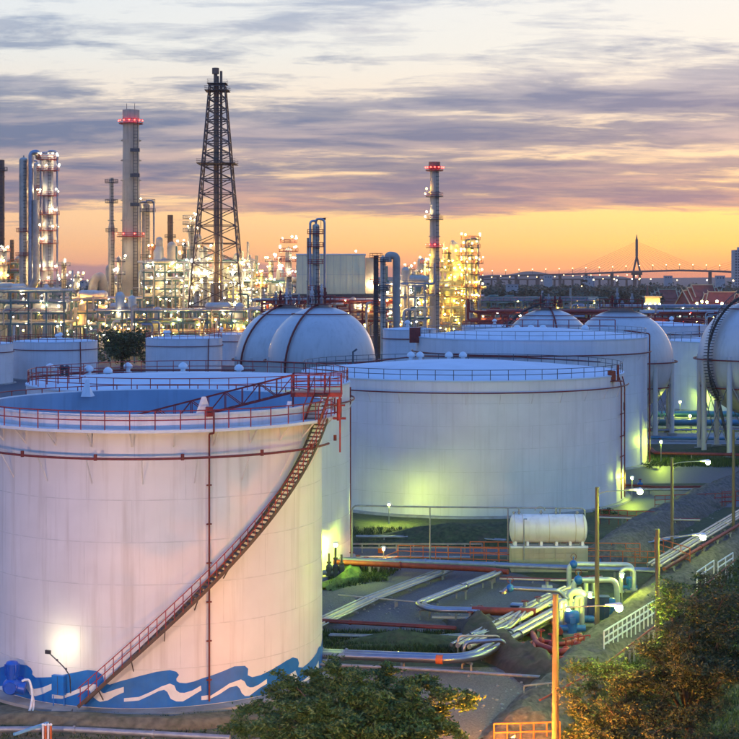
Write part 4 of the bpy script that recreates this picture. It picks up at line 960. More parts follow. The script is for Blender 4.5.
MB().beam((p2, BY, pt.z-38), (p2, BY, pt.z), 5).build('pylon_mast', 'bridge_concrete', br)
for u in (482, 498, 516, 538, 560, 586, 612, 710, 745, 780):
    x = P(u, 280, BY).x; MB().box((x, BY, decz(x)/2), (5, 8, decz(x)-2)).build('pier', 'bridge_concrete', br)
lp = MB().cyl((0, 0, 0), (0, 0, 9), .35, n=4).mesh('lamp_post', 'bridge_concrete')
for i in range(24):
    x = dk[0].x+16+i*25.0; z = decz(x)+1.5
    inst('lamp_post', lp, br, (x, BY-10, z)); bulb(br, (x, BY-10, z+9.6), 'lamp_far', 1.0)
ar = thing('approach_viaduct', (P(560, 283, 2800).x, 2800, 0), 'lower approach road with small orange lamps under the bridge', 'viaduct')
a_, b_ = P(478, 279.5, 2800), P(640, 279.2, 2800)
MB().beam(a_, b_, 14, 2.4).build('deck', 'bridge_concrete', ar)
for i in range(18):
    p = a_.lerp(b_, (i+.5)/18); MB().box((p.x, p.y, p.z/2), (3, 5, p.z-1)).build('pier', 'bridge_concrete', ar)
    bulb(ar, (p.x, p.y-5, p.z+R_.uniform(4, 8)), 'lamp_far', .9)
def tower_block(u0, u1, vt, Y, label, nf=14, m='far_wall'):
    s = Y/FPX; x0, x1 = (u0-U0)*s, (u1-U0)*s; z = H0-(vt-V0)*s
    t = thing('tower_block', ((x0+x1)/2, Y, 0), label, 'building')
    MB().box(((x0+x1)/2, Y, z/2), (x1-x0, (x1-x0)*.8, z)).build('wall', m, t)
    MB().box(((x0+x1)/2, Y, z+2), ((x1-x0)*.5, (x1-x0)*.4, 5)).build('roof_house', m, t)
    nw = max(3, int((x1-x0)/4)); wm = MB().box((0, 0, 0), ((x1-x0)/nw*.6, .5, z/nf*.5)).mesh('window', 'glass_dark')
    for f in range(nf):
        for k in range(nw): inst('window', wm, t, (x0+(x1-x0)*(k+.5)/nw, Y-(x1-x0)*.4-.05, z*(f+.55)/nf))
    return t
tower_block(733, 752, 250, 2500, 'grey high rise at the right edge beyond the wood', 16)
def low_house(u, v, wpx, hpx, Y, label, m='far_wall'):
    s = Y/FPX; p = P(u, v, Y); w_, h_ = wpx*s, hpx*s
    t = thing('low_building', (p.x, Y, 0), label, 'building', 'low buildings beyond the refinery')
    MB().box((p.x, Y, (p.z+h_)/2), (w_, w_*.6, p.z+h_)).build('wall', m, t)
    MB().box((p.x, Y, p.z+h_+.3), (w_*1.05, w_*.65, .6)).build('roof', R_.choice(['far_roof_red', 'grey_steel', 'far_wall']), t)
    for k in range(3): MB().box((p.x-w_*.3+k*w_*.3, Y-w_*.3-.05, p.z+h_*.5), (w_*.12, .3, h_*.35)).build('window', 'glass_dark', t)
for i, a in enumerate(((482, 287, 9, 3, 1700), (512, 288, 12, 3, 1500), (548, 279, 8, 4, 2600), (589, 279, 10, 3, 2600), (668, 279, 8, 3, 2600), (720, 280, 9, 4, 2200), (100, 282, 8, 4, 2200), (80, 284, 10, 3, 2000), (250, 283, 10, 3, 1900))):
    low_house(*a, 'small pale building '+['in the wood right of the yellow tower', 'in the wood under the bridge start', 'on the skyline left of the pylon', 'on the skyline just left of the pylon foot', 'on the skyline right of the pylon foot', 'with lit sign left of the high rise', 'on the skyline left of the slender stack', 'on the skyline right of the lit tower', 'on the skyline right of the derrick'][i])
def thai_roof(u, v, wpx, Y, label, tiers=3, ax=0.5):
    s = Y/FPX; p = P(u, v, Y); W = wpx*s; t = thing('temple_hall', (p.x, Y, 0), label, 'temple hall')
    MB().box((p.x, Y, p.z*.5), (W*.8, W*.45, p.z)).build('wall', 'beige_wall', t)
    for k in range(tiers):
        f = 1-.22*k; L_ = W*.62*f; hw = W*.30*f; z0 = p.z+k*W*.10; zr = p.z+W*.36+k*W*.07
        ca, sa = math.cos(ax), math.sin(ax)
        def T(x, y, z): return (p.x+x*ca-y*sa, Y+x*sa+y*ca, z)
        b = MB(); n_ = 5; rows = []
        for sg in (-1, 1):
            for i in range(n_):
                f0, f1 = i/n_, (i+1)/n_
                zz = lambda q_: zr-(zr-z0)*(q_**.75)
                b.add([T(-L_, sg*hw*f0, zz(f0)), T(L_, sg*hw*f0, zz(f0)), T(L_, sg*hw*f1, zz(f1)), T(-L_, sg*hw*f1, zz(f1))], [(0, 1, 2, 3)])
        for e in (-L_*.96, L_*.96): b.add([T(e, -hw*.95, z0), T(e, hw*.95, z0), T(e, 0, zr)], [(0, 1, 2)])
        b.build('roof_tier', 'far_roof_red', t)
        MB().beam(T(-L_, 0, zr+.2), T(L_, 0, zr+.2), .7).cyl(T(-L_, 0, zr), T(-L_*1.08, 0, zr+W*.08), .5, .1, 6).cyl(T(L_, 0, zr), T(L_*1.08, 0, zr+W*.08), .5, .1, 6).build('ridge_finial', 'beige_wall', t)
        for e in (-L_, L_):
            MB().beam(T(e, 0, zr), T(e, hw, z0), .6).beam(T(e, 0, zr), T(e, -hw, z0), .6).build('bargeboard', 'beige_wall', t)
    return t
thai_roof(667, 304, 29, 1180, 'smaller temple hall with a pale edged tiered roof, by the wood', 3, .35)
t_ = thai_roof(702, 305, 40, 1100, 'larger temple hall with steep dark red tiers, left of the high rise', 3, .5)
thai_roof(722, 305, 30, 1080, 'rightmost temple hall with a lower dark red roof', 2, -.6)
for k in range(6): bulb(t_, P(697+k*5, 303+R_.uniform(-2, 3), 1050), 'lamp_warm', .8)
sh = thing('lit_pavilion', tuple(P(652, 312, 1000)), 'small golden lit pavilion with a spire before the wood', 'pavilion')
q0 = P(652, 312, 1000)
MB().box((q0.x, 1000, 6), (9, 6, 12)).box((q0.x, 1000, 12.6), (11, 7, 1)).build('wall', 'beige_wall', sh)
MB().cyl((q0.x-3, 1000, 12), (q0.x-3, 1000, 20), 1.2, .1, 8).build('spire', 'far_roof_red', sh)
for k in range(4): bulb(sh, (q0.x-5+k*3, 995, 8), 'lamp_warm', .6)
for i in range(46):
    u, Y = R_.choice([R_.uniform(480, 739), R_.uniform(240, 285), R_.uniform(60, 108)]), R_.uniform(1500, 2500)
    v = R_.uniform(278.5, 281) if R_.random() < .7 else R_.uniform(283, 289)
    p = P(u, v, Y); t = thing('street_lamp', (p.x, Y, 0), 'tiny orange street lamp glowing on the skyline', 'street lamp', 'street lamps on the skyline')
    MB().cyl((p.x, Y, 0), (p.x, Y, p.z), .15, n=4).build('pole', 'dark_steel', t); bulb(t, (p.x, Y, p.z+.3), R_.choice(['lamp_far', 'lamp_far', 'lamp_far_white']), .85)
# wood
def crown(b, c, r, h, n, leaf, rng):
    for i in range(n):
        while True:
            x, y, z = rng.uniform(-1, 1), rng.uniform(-1, 1), rng.uniform(-.8, 1)
            d = x*x+y*y+z*z
            if .35 < d < 1: break
        s_ = leaf*rng.uniform(.6, 1.3); p = Vector((c[0]+x*r, c[1]+y*r, c[2]+z*h))
        a = Vector((rng.uniform(-1, 1), rng.uniform(-1, 1), rng.uniform(-.4, .4))).normalized(); e = Vector((rng.uniform(-1, 1), rng.uniform(-1, 1), rng.uniform(-1, 1)))
        e = a.cross(e).normalized()
        b.add([p-a*s_, p+e*s_*.7, p+a*s_, p-e*s_*.7], [(0, 1, 2, 3)])
rw = random.Random(21)
cm = []
for k in range(7):
    b = MB()
    for j in range(7):
        a = rw.uniform(0, 6.28); d = rw.uniform(0, 2.6); crown(b, (d*math.cos(a), d*math.sin(a), 6.2+rw.uniform(-1.6, 2.4)), rw.uniform(1.6, 2.6), rw.uniform(1.3, 2.2), 52, .62, rw)
    cm.append(b.mesh('crown', 'leaf_far'))
tkm = MB().cyl((0, 0, 0), (0, 0, 6), .35, .2, 6).beam((0, 0, 3.5), (1.4, .5, 6.5), .2).beam((0, 0, 3), (-1.3, -.4, 6.2), .2).mesh('trunk', 'bark')
for i in range(150):
    u = rw.uniform(470, 800) if i < 115 else rw.choice([rw.uniform(40, 130), rw.uniform(235, 300)]); Y = rw.uniform(1150, 1450)
    x = (u-U0)*Y/FPX; s_ = rw.uniform(.8, 1.55)
    t = thing('tree', (x, Y, 0), 'dark round headed tree at the front edge of the distant wood', 'tree', 'trees along the front of the wood')
    inst('crown', rw.choice(cm), t, (x, Y, 0), (0, 0, rw.uniform(0, 6)), (s_*1.2, s_*1.2, s_)); inst('trunk', tkm, t, (x, Y, 0), (0, 0, 0), (s_, s_, s_))
b = MB()
for i in range(2600):
    Y = 1450+1300*rw.random()**1.2; x = rw.uniform(-.30, .33)*Y; s_ = rw.uniform(.8, 1.5)
    if rw.random() < .03: s_ *= 1.7
    crown(b, (x, Y, 5.5*s_), 6.5*s_, 4.2*s_, 46, 2.0, rw)
b.build('far_wood', 'leaf_far', kind='stuff', label='dark green wood stretching to the skyline under the bridge', cat='wood')
# hills beyond
def hills(Y, h0, h1, x0, x1, seed, m, name='hills'):
    rr = random.Random(seed); n = 160; b = MB(); ph = [rr.uniform(0, 6.28) for _ in range(8)]
    top = []
    for i in range(n+1):
        f = i/n; z = sum(math.sin(f*(3+k*4.7)*2+ph[k])/(1+k*1.1) for k in range(8)); top.append(max(0, h0+(h1-h0)*(.5+.28*z))*min(1, f*8, (1-f)*8))
    vs = []
    for i in range(n+1):
        x = x0+(x1-x0)*i/n; vs += [(x, Y-600, -2), (x, Y, top[i]), (x, Y+900, -2)]
    b.add(vs, [(i*3+j, i*3+j+1, i*3+j+4, i*3+j+3) for i in range(n) for j in (0, 1)], True); b.build(name, m, kind='structure')
mat('hill_green', (.06, .055, .055), .95, var=.2, scale=.003)
hills(5600, 16, 44, -250, 1050, 5, 'hill_green'); hills(6000, 12, 36, -5000, 5000, 9, 'hill_green')
# ---------------------------------------------------------------- pipe runs between the tanks
def run(name, label, pts, z, offs, rad, mats, sup=6.0, cat='pipeline', el=1.0, supm='grey_steel', group=None, zs=None, flange=True):
    W = [G(u, v, (zs[i] if zs else z)) for i, (u, v) in enumerate(pts)]
    t = thing(name, (W[0].x, W[0].y, 0), label, cat, group); n = len(W)
    nor = []
    for i in range(n):
        a, c = W[max(0, i-1)], W[min(n-1, i+1)]; d = c-a; d.z = 0; d.normalize(); nor.append(Vector((d.y, -d.x, 0)))
    for k, o in enumerate(offs):
        r = rad[k % len(rad)]; pp = rnd([W[i]+nor[i]*o for i in range(n)], el, 5)
        MB().path(pp, r, 10).build('pipe', mats[k % len(mats)], t)
        if flange:
            L_ = 0
            for a, b_ in zip(pp, pp[1:]):
                L_ += (b_-a).length
                if L_ > 7.3: L_ = 0; d = (b_-a).normalized(); m_ = (a+b_)/2; MB().cyl(m_-d*.06, m_+d*.06, r*1.35, n=12).build('flange', mats[k % len(mats)], t)
    lo, hi = min(offs)-.25, max(offs)+.25
    for i in range(n-1):
        L_ = (W[i+1]-W[i]).length; kk = max(1, int(L_/sup))
        for j in range(kk):
            p = W[i].lerp(W[i+1], (j+.5)/kk); d = (W[i+1]-W[i]); d.z = 0; d.normalize(); s_ = Vector((d.y, -d.x, 0)); rr = max(rad)
            b = MB(); b.beam(p+s_*lo-Vector((0, 0, rr+.06)), p+s_*hi-Vector((0, 0, rr+.06)), .12)
            if p.z-rr > .4:
                for o in (lo+.1, hi-.1): b.beam(Vector((p.x+s_.x*o, p.y+s_.y*o, -.1)), p+s_*o-Vector((0, 0, rr+.1)), .12)
            b.build('pipe_support', supm, t)
    return t
run('pipeline', 'pair of thick grey pipes along the bottom bending up towards the pump station', [(250, 651), (455, 659), (478, 655), (548, 616), (575, 602)], .8, (-.28, .30), (.26, .24), ('bright_pipe',), 5)
MB().cyl(G(436, 659.3, .8), G(443, 659.6, .8), .29, n=12).build('pipe_band', 'orange_rail', label='orange band painted on the thick lower pipe', cat='pipe band')
run('pipeline', 'bundle of four bright pipes climbing diagonally to the pump station', [(462, 646), (552, 598), (574, 588)], .9, (-.75, -.3, .1, .5), (.13, .16, .11, .16), ('bright_pipe', 'silver_vessel'), 4)
run('pipeline', 'pinkish red pipe starting at the valves beside the half hidden tank', [(334, 562), (480, 569), (508, 572)], 1.0, (0,), (.22,), ('dark_red',), 6)
run('pipeline', 'long blue grey pipe pair crossing below the orange railing', [(338, 560), (420, 562), (570, 568), (660, 571)], 1.0, (-.22, .22), (.2, .16), ('bright_pipe', 'grey_steel'), 7)
run('pipeline', 'Z shaped pair of silver pipes between the long pipe pair and the gravel', [(500, 572), (418, 604), (432, 609.5), (480, 610.5)], .9, (-.24, .24), (.19, .17), ('bright_pipe',), 4, el=.9)
run('pipeline', 'dark red pipe continuing the Z shaped pair', [(472, 610.5), (536, 612.5)], .9, (0,), (.30,), ('dark_red',), 4)
run('pipeline', 'flat bundle of thin pipes running diagonally over the gravel from the wave painted tank', [(240, 660), (372, 598), (446, 570)], .45, (-.6, -.3, 0, .3, .6), (.09, .07, .11), ('bright_pipe', 'silver_vessel'), 3, flange=False)
run('pipeline', 'rust red pipe lying across the gravel above the dark bank', [(250, 616), (345, 622), (456, 628)], .5, (0, .3), (.14, .07), ('dark_red',), 4)
run('pipeline', 'lowest thin grey pipe below the thick pair', [(250, 661), (400, 668), (540, 677)], .5, (0,), (.10,), ('grey_steel',), 5)
run('pipeline', 'thin grey pipe line on low trestles across the gravel', [(338, 595), (416, 602)], .5, (0,), (.05,), ('silver_vessel',), 3, flange=False)
run('pipeline', 'bundle of bright pipes down the right hand bank', [(655, 565), (700, 538), (745, 511), (790, 488)], 1.6, (-.6, -.25, .1, .45), (.13, .10, .15, .11), ('bright_pipe', 'silver_vessel'), 4)
run('pipeline', 'pinkish red pipe beside the bright bundle on the right hand bank', [(664, 569), (735, 527), (790, 494)], 1.5, (0,), (.15,), ('dark_red',), 4)
run('pipeline', 'thin red pipe along the far edge of the grey bank', [(640, 535), (690, 508), (735, 482), (790, 452)], .5, (0,), (.10,), ('red_paint',), 5)
run('pipeline', 'upper thick teal blue pipe passing in front of the sphere legs', [(655, 414), (800, 414)], 1.6, (0,), (.50,), ('pipe_blue',), 9)
run('pipeline', 'lower thick teal blue pipe passing in front of the sphere legs', [(655, 422.5), (800, 423)], 1.4, (0,), (.50,), ('pipe_blue',), 9)
run('pipeline', 'dark red pipe along the road right of the tall white tank', [(648, 446), (656, 453), (800, 456)], .7, (0, .5), (.2, .14), ('dark_red',), 8)
run('pipeline', 'red pipe pair below the blue strip road on the right', [(600, 489.5), (700, 489), (760, 490)], .6, (-.4, .3), (.13, .13), ('dark_red', 'grey_steel'), 7)
run('pipeline', 'red pipes crossing right of the central tank foot', [(596, 517), (650, 519), (700, 520)], .9, (-.3, .2), (.12, .10), ('dark_red', 'silver_vessel'), 5)
run('pipeline', 'thin pipes rising right to the blue strip road', [(676, 505), (700, 494), (790, 452)], .5, (0, .4), (.09, .07), ('silver_vessel',), 6, flange=False)
run('pipeline', 'thin silver pipe parallel below the Z shaped pair', [(432, 617), (540, 619)], .4, (0, .25), (.08, .06), ('silver_vessel',), 4)
run('pipeline', 'yellow lit thick pipe stub emerging under the bundle', [(500, 640), (540, 622), (565, 612)], .5, (0, .5), (.22, .18), ('pale_pipe',), 4)
run('pipeline', 'thin red pipe following the top of the near concrete bank', [(540, 700), (600, 668), (660, 622), (735, 560)], 1.25, (0,), (.06,), ('dark_red',), 4)
run('pipeline', 'pair of small grey pipes on the gravel path', [(350, 556.5), (470, 557)], .4, (0, .3), (.08, .06), ('grey_steel',), 4)
run('pipeline', 'red pipe in front of the drum wall', [(500, 578), (566, 580), (600, 576)], .5, (0, .3), (.12, .08), ('dark_red', 'silver_vessel'), 4)
run('pipeline', 'teal edged pipe trench beyond the grass right of the tall tank', [(648, 437), (700, 438), (800, 438)], .5, (0, .8, 1.4), (.16, .12, .2), ('pipe_blue', 'silver_vessel'), 8)
run('pipeline', 'red and silver pipes between the far yard lamps', [(650, 430), (720, 429), (800, 430)], .5, (0, .6), (.15, .12), ('dark_red', 'bright_pipe'), 8)
run('pipeline', 'silver pipe pair crossing below the red railing right of the drum', [(600, 541), (640, 543), (700, 534)], .5, (0, .35), (.12, .09), ('bright_pipe',), 5)
run('pipeline', 'cluster of small pipes along the foot of the earth bank', [(330, 634), (420, 637), (462, 634)], .3, (0, .25, .45), (.07, .05, .08), ('grey_steel', 'dark_red'), 3)
run('pipeline', 'silver pipe climbing over the end of the earth bank', [(470, 634), (505, 628), (520, 612)], 1.0, (0, .35), (.12, .10), ('bright_pipe',), 3)
run('pipeline', 'grey pipe run under the central tank foot lamp', [(356, 536), (470, 537), (506, 540)], .5, (0, .4), (.10, .08), ('grey_steel',), 5)
run('pipeline', 'red pipe with valves along the blue road edge', [(606, 484), (660, 487), (740, 486)], .5, (0,), (.12,), ('dark_red',), 5)
run('pipeline', 'yellow lit pipes left of the upright pipe pair', [(512, 604), (545, 606), (566, 600)], .8, (0, .45), (.13, .16), ('pale_pipe', 'bright_pipe'), 3)
run('pipeline', 'dark red pipe curving from the Z shaped pair to the pumps', [(536, 612), (552, 620), (560, 632)], .6, (0,), (.22,), ('dark_red',), 3)
for i, (u, v) in enumerate(((352, 566), (358, 569), (366, 571), (470, 628), (480, 622), (606, 500), (640, 489), (520, 566), (600, 571), (660, 446))):
    p = G(u, v); t = thing('valve_stand', tuple(p), 'small upright valve standing '+['nearest the half hidden tank on the green scrub', 'second from the half hidden tank on the green scrub', 'third from the half hidden tank by the reddish pipe', 'on the end of the earth bank', 'beside the dark red pipe on the bank end', 'just below the right foot of the central tank', 'on the blue strip road edge', 'left of the drum wall', 'right of the drum wall', 'on the red pipe right of the tall tank'][i], 'valve')
    MB().cyl(p, p+Vector((0, 0, 1.1)), .10, n=8).sphere(p+Vector((0, 0, .6)), .2, 10, 6).cyl(p+Vector((-.3, 0, .6)), p+Vector((.3, 0, .6)), .15, n=10).build('body', 'grey_steel' if i % 2 else 'pump_blue', t)
    MB().path([(p.x+.2*math.cos(a), p.y+.2*math.sin(a), 1.12) for a in [2*PI*j/12 for j in range(12)]], .03, 5, closed=True).build('handwheel', 'dark_red', t)
# loose stones and rubble along the banks
rk = random.Random(3); rm_ = []
for k in range(4):
    b = MB(); b.sphere((0, 0, 0), .5, 6, 4, .6); b.v = [(x*rk.uniform(.7, 1.3), y*rk.uniform(.7, 1.3), z*rk.uniform(.7, 1.3)) for x, y, z in b.v]; b.sm = [False]*len(b.sm); rm_.append(b)
b = MB()
for a_, c_, n_ in (((515, 745), (598, 655), 260), ((598, 655), (739, 535), 260), ((470, 620), (560, 690), 160), ((600, 566), (760, 478), 200), ((330, 606), (450, 612), 60), ((250, 690), (500, 700), 160)):
    A_, C_ = G(*a_), G(*c_)
    for i in range(n_):
        p = A_.lerp(C_, rk.random())+Vector((rk.gauss(0, 1.6), rk.gauss(0, 1.6), 0)); s_ = rk.uniform(.05, .22)*(2 if rk.random() < .06 else 1); q0_ = rk.choice(rm_); a3 = rk.uniform(0, 6)
        b.add([(p.x+(x*math.cos(a3)-y*math.sin(a3))*s_, p.y+(x*math.sin(a3)+y*math.cos(a3))*s_, p.z+z*s_+.03) for x, y, z in q0_.v], q0_.f)
b.build('rubble', 'concrete', kind='stuff', label='loose stones and broken concrete along the banks', cat='stones')
# the high thin line on posts
t = thing('high_pipe', tuple(G(355, 570)), 'thin pipe carried high on slim posts before the central tank', 'pipeline')
Yh = 134.5
MB().path(rnd([P(352, 560, Yh), P(352, 505.5, Yh), P(430, 507, Yh), P(585, 508, Yh), P(585, 520, Yh)], .5), .075, 8).build('pipe', 'grey_steel', t)
for u in (430, 508, 560): MB().cyl(P(u, 567, Yh), P(u, 507.5, Yh), .06, n=6).build('post', 'grey_steel', t)
# railings
def railing(label, a, b_, zb, h, m, n, rails=3, cat='railing', r=.032, name='railing', pr=None):
    a, b_ = Vector(a), Vector(b_); a.z = zb; b_.z = zb; t = thing(name, tuple(a), label, cat)
    for k in range(rails): z = h*(1-k*.42); MB().beam(a+Vector((0, 0, z)), b_+Vector((0, 0, z)), r*2).build('rail', m, t)
    pmm = MB().cyl((0, 0, -.5), (0, 0, h), pr or r*1.1, n=6).mesh('rail_post', m)
    for i in range(n+1): inst('rail_post', pmm, t, a.lerp(b_, i/n))
    return t
railing('orange railing along the raised walk left of the white drum', G(398, 564), G(512, 568), .45, 1.15, 'orange_rail', 9)
railing('orange railing below and right of the white drum', G(512, 568), G(660, 571), .45, 1.15, 'orange_rail', 12)
railing('second orange railing behind the first, under the drum wall', G(470, 559), G(640, 561), .4, 1.1, 'orange_rail', 12)
t = railing('short sloping orange handrail by the orange lamp', G(386, 569), G(398, 564), .0, 1.1, 'orange_rail', 1)
railing('silver guard rail along the gravel path', G(345, 553), G(482, 553), .0, .8, 'grey_steel', 8, 2, 'guard rail', .06)
railing('white fence running up the bank beside the pump station', G(604, 647, 1.0), G(656, 614, 1.0), 1.0, 1.0, 'white_paint', 12, 3, 'fence', .04, 'fence')
railing('short white fence by the bright lamp on the right', G(697, 585, .9), G(714, 573, .9), .9, 1.0, 'white_paint', 2, 2, 'fence', .04, 'fence')
railing('white fence section nearest the right edge', G(718, 575, .9), G(733, 565, .9), .9, 1.0, 'white_paint', 2, 2, 'fence', .04, 'fence')
railing('red railing beside the pole at the right edge', G(722, 508), G(790, 504), .5, 1.2, 'red_paint', 5, 3)
railing('orange railing on the right end of the long walk', G(655, 563), G(690, 575), 1.0, 1.2, 'orange_rail', 4, 3)
railing('dark red railing around the yard right of the central tank', G(600, 524), G(655, 526), .3, 1.1, 'red_paint', 6, 2)
railing('red railing above the strip road', G(655, 509), G(735, 506), .3, 1.1, 'red_paint', 8, 3)
railing('low grey trestle rail below the earth bank', G(524, 707), G(560, 703), 0, 1.2, 'grey_steel', 3, 1, 'railing', .04)
railing('orange red barrier at the bottom edge left of the wooden pole', G(494, 745), G(560, 743), 0, 1.1, 'orange_rail', 5, 3, 'barrier', .035)
# silver hoop over the bundle
h_ = thing('pipe_hoop', tuple(G(464, 664)), 'square silver pipe hoop standing over the bend of the pipes', 'pipe hoop')
MB().path(rnd([G(464, 664), P(464, 642, G(464, 664).y), P(505, 640, G(505, 660).y), G(505, 660)], .5), .13, 10).build('hoop', 'bright_pipe', h_)
MB().path(rnd([G(458, 658), P(458, 636, G(458, 658).y), P(500, 636, G(500, 656).y), G(500, 656)], .3), .07, 8).build('inner_hoop', 'silver_vessel', h_)
# horizontal drum on its wall
dr = thing('storage_drum', tuple(G(550, 572)), 'white horizontal drum on saddles above a beige yellow lit wall', 'drum')
Yd = 132.0; sD = Yd/FPX; dx0, dx1, dz, rD = P(511.5, 0, Yd).x, P(588, 0, Yd).x, H0-(530.5-V0)*sD, 14.3*sD
MB().cyl((dx0+.3, Yd+rD, dz), (dx1-.3, Yd+rD, dz), rD, n=36, caps=False).build('shell', 'tank_white', dr)
for e, sg in ((dx0+.3, -1), (dx1-.3, 1)):
    b = MB(); rings = [(rD*math.cos(a), sg*.38*math.sin(a)) for a in [PI/2*i/6 for i in range(7)]]; vs = []
    for rr, xx in rings:
        for i in range(36): vs.append((e+xx, Yd+rD+rr*math.cos(2*PI*i/36), dz+rr*math.sin(2*PI*i/36)))
    b.add(vs, [(j*36+i, j*36+(i+1) % 36, (j+1)*36+(i+1) % 36, (j+1)*36+i) for j in range(6) for i in range(36)], True).build('end_cap', 'tank_white', dr)
for f in (0, .12, .5, .88, 1):
    x = dx0+.3+(dx1-dx0-.6)*f; b = MB(); b.path([(x, Yd+rD+(rD+.02)*math.cos(a), dz+(rD+.02)*math.sin(a)) for a in [2*PI*i/32 for i in range(32)]], .022, 4, closed=True); b.build('weld_seam', 'silver_vessel', dr)
wt = dz-rD-.25
for f in (.06, .22, .40, .60, .78, .94): MB().box((dx0+(dx1-dx0)*f, Yd+rD, wt+.22), (.22, 1.5, .42)).build('saddle', 'white_paint', dr)
MB().box(((dx0+dx1)/2, Yd+rD-.9, wt+.03), (dx1-dx0+.1, .3, .14)).build('cradle_beam', 'white_paint', dr)
bw = thing('drum_wall', tuple(G(550, 573)), 'beige block wall carrying the white drum', 'wall')
MB().box(((dx0+dx1)/2, Yd+rD, wt/2-.05), (dx1-dx0, 2.3, wt)).build('core', 'beige_wall', bw)
bk_ = MB().box((0, 0, 0), (.78, .06, .36)).mesh('block', 'beige_wall')
nbx = int((dx1-dx0)/.82)
for j in range(int(wt/.40)):
    for i in range(nbx): inst('block', bk_, bw, (dx0+.42+i*(dx1-dx0-.06)/nbx+(.0 if j % 2 else .02), Yd+rD-1.17+R_.uniform(-.008, .008), .2+j*.40))
for u, hh in ((514, 3), (519, 6), (541, 4), (556, 7), (577, 3)):
    p = P(u, 516.5, Yd+rD); MB().cyl((p.x, p.y, dz+rD-.1), (p.x, p.y, dz+rD+hh*.08), .07, n=8).cyl((p.x, p.y, dz+rD+.12), (p.x, p.y, dz+rD+.2), .16, n=10).build('nozzle', 'grey_steel', dr)
b = MB(); p = P(540, 512, Yd+rD); b.path([(p.x+.42*math.cos(a), p.y, dz+rD+.28+.35*math.sin(a)) for a in [PI*i/10 for i in range(11)]], .05, 6); b.build('vent_loop', 'grey_steel', dr)
MB().path([P(524, 560, Yd-.1), P(524, 519, Yd-.1), P(527, 519, Yd-.1)], .05, 6).build('level_pipe', 'grey_steel', dr)
# ---------------------------------------------------------------- pump station
def hoop(label, pts, Y, r, m='pale_pipe', cat='pipe', valves=0):
    t = thing('hooped_pipe', (P(pts[0][0], 0, Y).x, Y, 0), label, cat)
    W = rnd([P(u, v, Y+(q_[0] if q_ else 0)) for u, v, *q_ in pts], r*2.6, 6)
    MB().path(W, r, 12).build('pipe', m, t)
    for e in (0, -1):
        p = W[e]; MB().cyl(p-Vector((0, 0, .02)), p+Vector((0, 0, .12)), r*1.6, n=12).build('flange', m, t)
    for k in range(valves):
        p = W[len(W)//2+k*4-2]; MB().sphere(p+Vector((0, 0, .0)), r*1.7, 10, 6).cyl(p, p+Vector((0, 0, .6)), .05, n=6).build('valve', 'pump_blue', t)
        MB().path([(p.x+.22*math.cos(a), p.y, p.z+.6+.22*math.sin(a)) for a in [2*PI*i/12 for i in range(12)]], .025, 5, closed=True).build('handwheel', 'dark_red', t)
    return t
hoop('wide low silver hooped pipe at the back of the pump station', [(569, 590), (569, 564), (632, 565), (634, 592)], 126, .20, valves=1)
hoop('second hooped pipe beneath the wide low one', [(574, 594), (574, 580), (616, 580), (618, 608)], 119, .21, valves=1)
hoop('fat elbow pipe lit bright green at the left of the pump station', [(569, 618), (569, 592), (584, 592), (584, 620)], 114, .26)
hoop('narrow tall hooped pipe beside the upper lamp', [(621, 592), (621, 569), (634, 569), (634, 590)], 123, .17)
hoop('small hooped pipe in the middle of the pump station', [(586, 600), (586, 581), (594, 581), (594, 600)], 121, .18)
hoop('upright pipe pair left of the blue motor', [(561, 636), (561, 601), (566, 601), (566, 636)], 110, .17)
hoop('upright pipe just left of the blue cabinets', [(577, 632), (577, 598), (582, 597), (582, 632)], 111, .19)
hoop('low silver header pipe with a beak, left of the pump station', [(503, 593), (508, 588), (560, 591), (566, 600)], 112, .17, 'bright_pipe', valves=1)
def pump(label, u, v, Y, w, h, m='pump_blue', horiz=False):
    p = P(u, v, Y); s = Y/FPX; W_, H_ = w*s, h*s; t = thing('pump', (p.x, Y, 0), label, 'pump')
    z = max(.15, p.z)
    MB().box((p.x, Y, z/2), (W_*1.3, W_*1.3, z)).build('plinth', 'concrete', t)
    if horiz:
        MB().cyl((p.x-W_/2, Y, z+H_*.5), (p.x+W_*.35, Y, z+H_*.5), H_*.42, n=16).sphere((p.x-W_/2, Y, z+H_*.5), H_*.42, 14, 7, 1).build('motor', m, t)
        b = MB()
        for i in range(7): b.cyl((p.x-W_*.4+i*W_*.1, Y, z+H_*.5), (p.x-W_*.37+i*W_*.1, Y, z+H_*.5), H_*.48, n=16)
        b.build('cooling_fins', m, t); MB().cyl((p.x+W_*.35, Y, z+H_*.45), (p.x+W_*.8, Y, z+H_*.45), H_*.3, n=14).build('casing', 'grey_steel', t)
    else:
        MB().cyl((p.x, Y, z), (p.x, Y, z+H_*.45), W_*.35, n=16).lathe([(W_*.35, H_*.45), (W_*.5, H_*.48), (W_*.5, H_*.9), (W_*.42, H_*.97), (0, H_)], (p.x, Y, z), 18).build('motor', m, t)
        MB().cyl((p.x-W_*.9, Y, z+H_*.2), (p.x+W_*.9, Y, z+H_*.2), W_*.22, n=12).build('casing', m, t)
    MB().box((p.x, Y-W_*.5, z+H_*.6), (W_*.35, .12, H_*.22)).build('terminal_box', m, t)
    return t
pump('blue pump motor at the front left of the pump station', 572, 640, 109, 15, 22)
pump('blue pump behind the round lamp at the right of the station', 611, 622, 115, 9, 16)
pump('small blue motor at the far right back of the station', 630, 599, 124, 8, 13)
pump('low blue horizontal motor beneath the cabinets', 590, 634, 112, 10, 8, horiz=True)
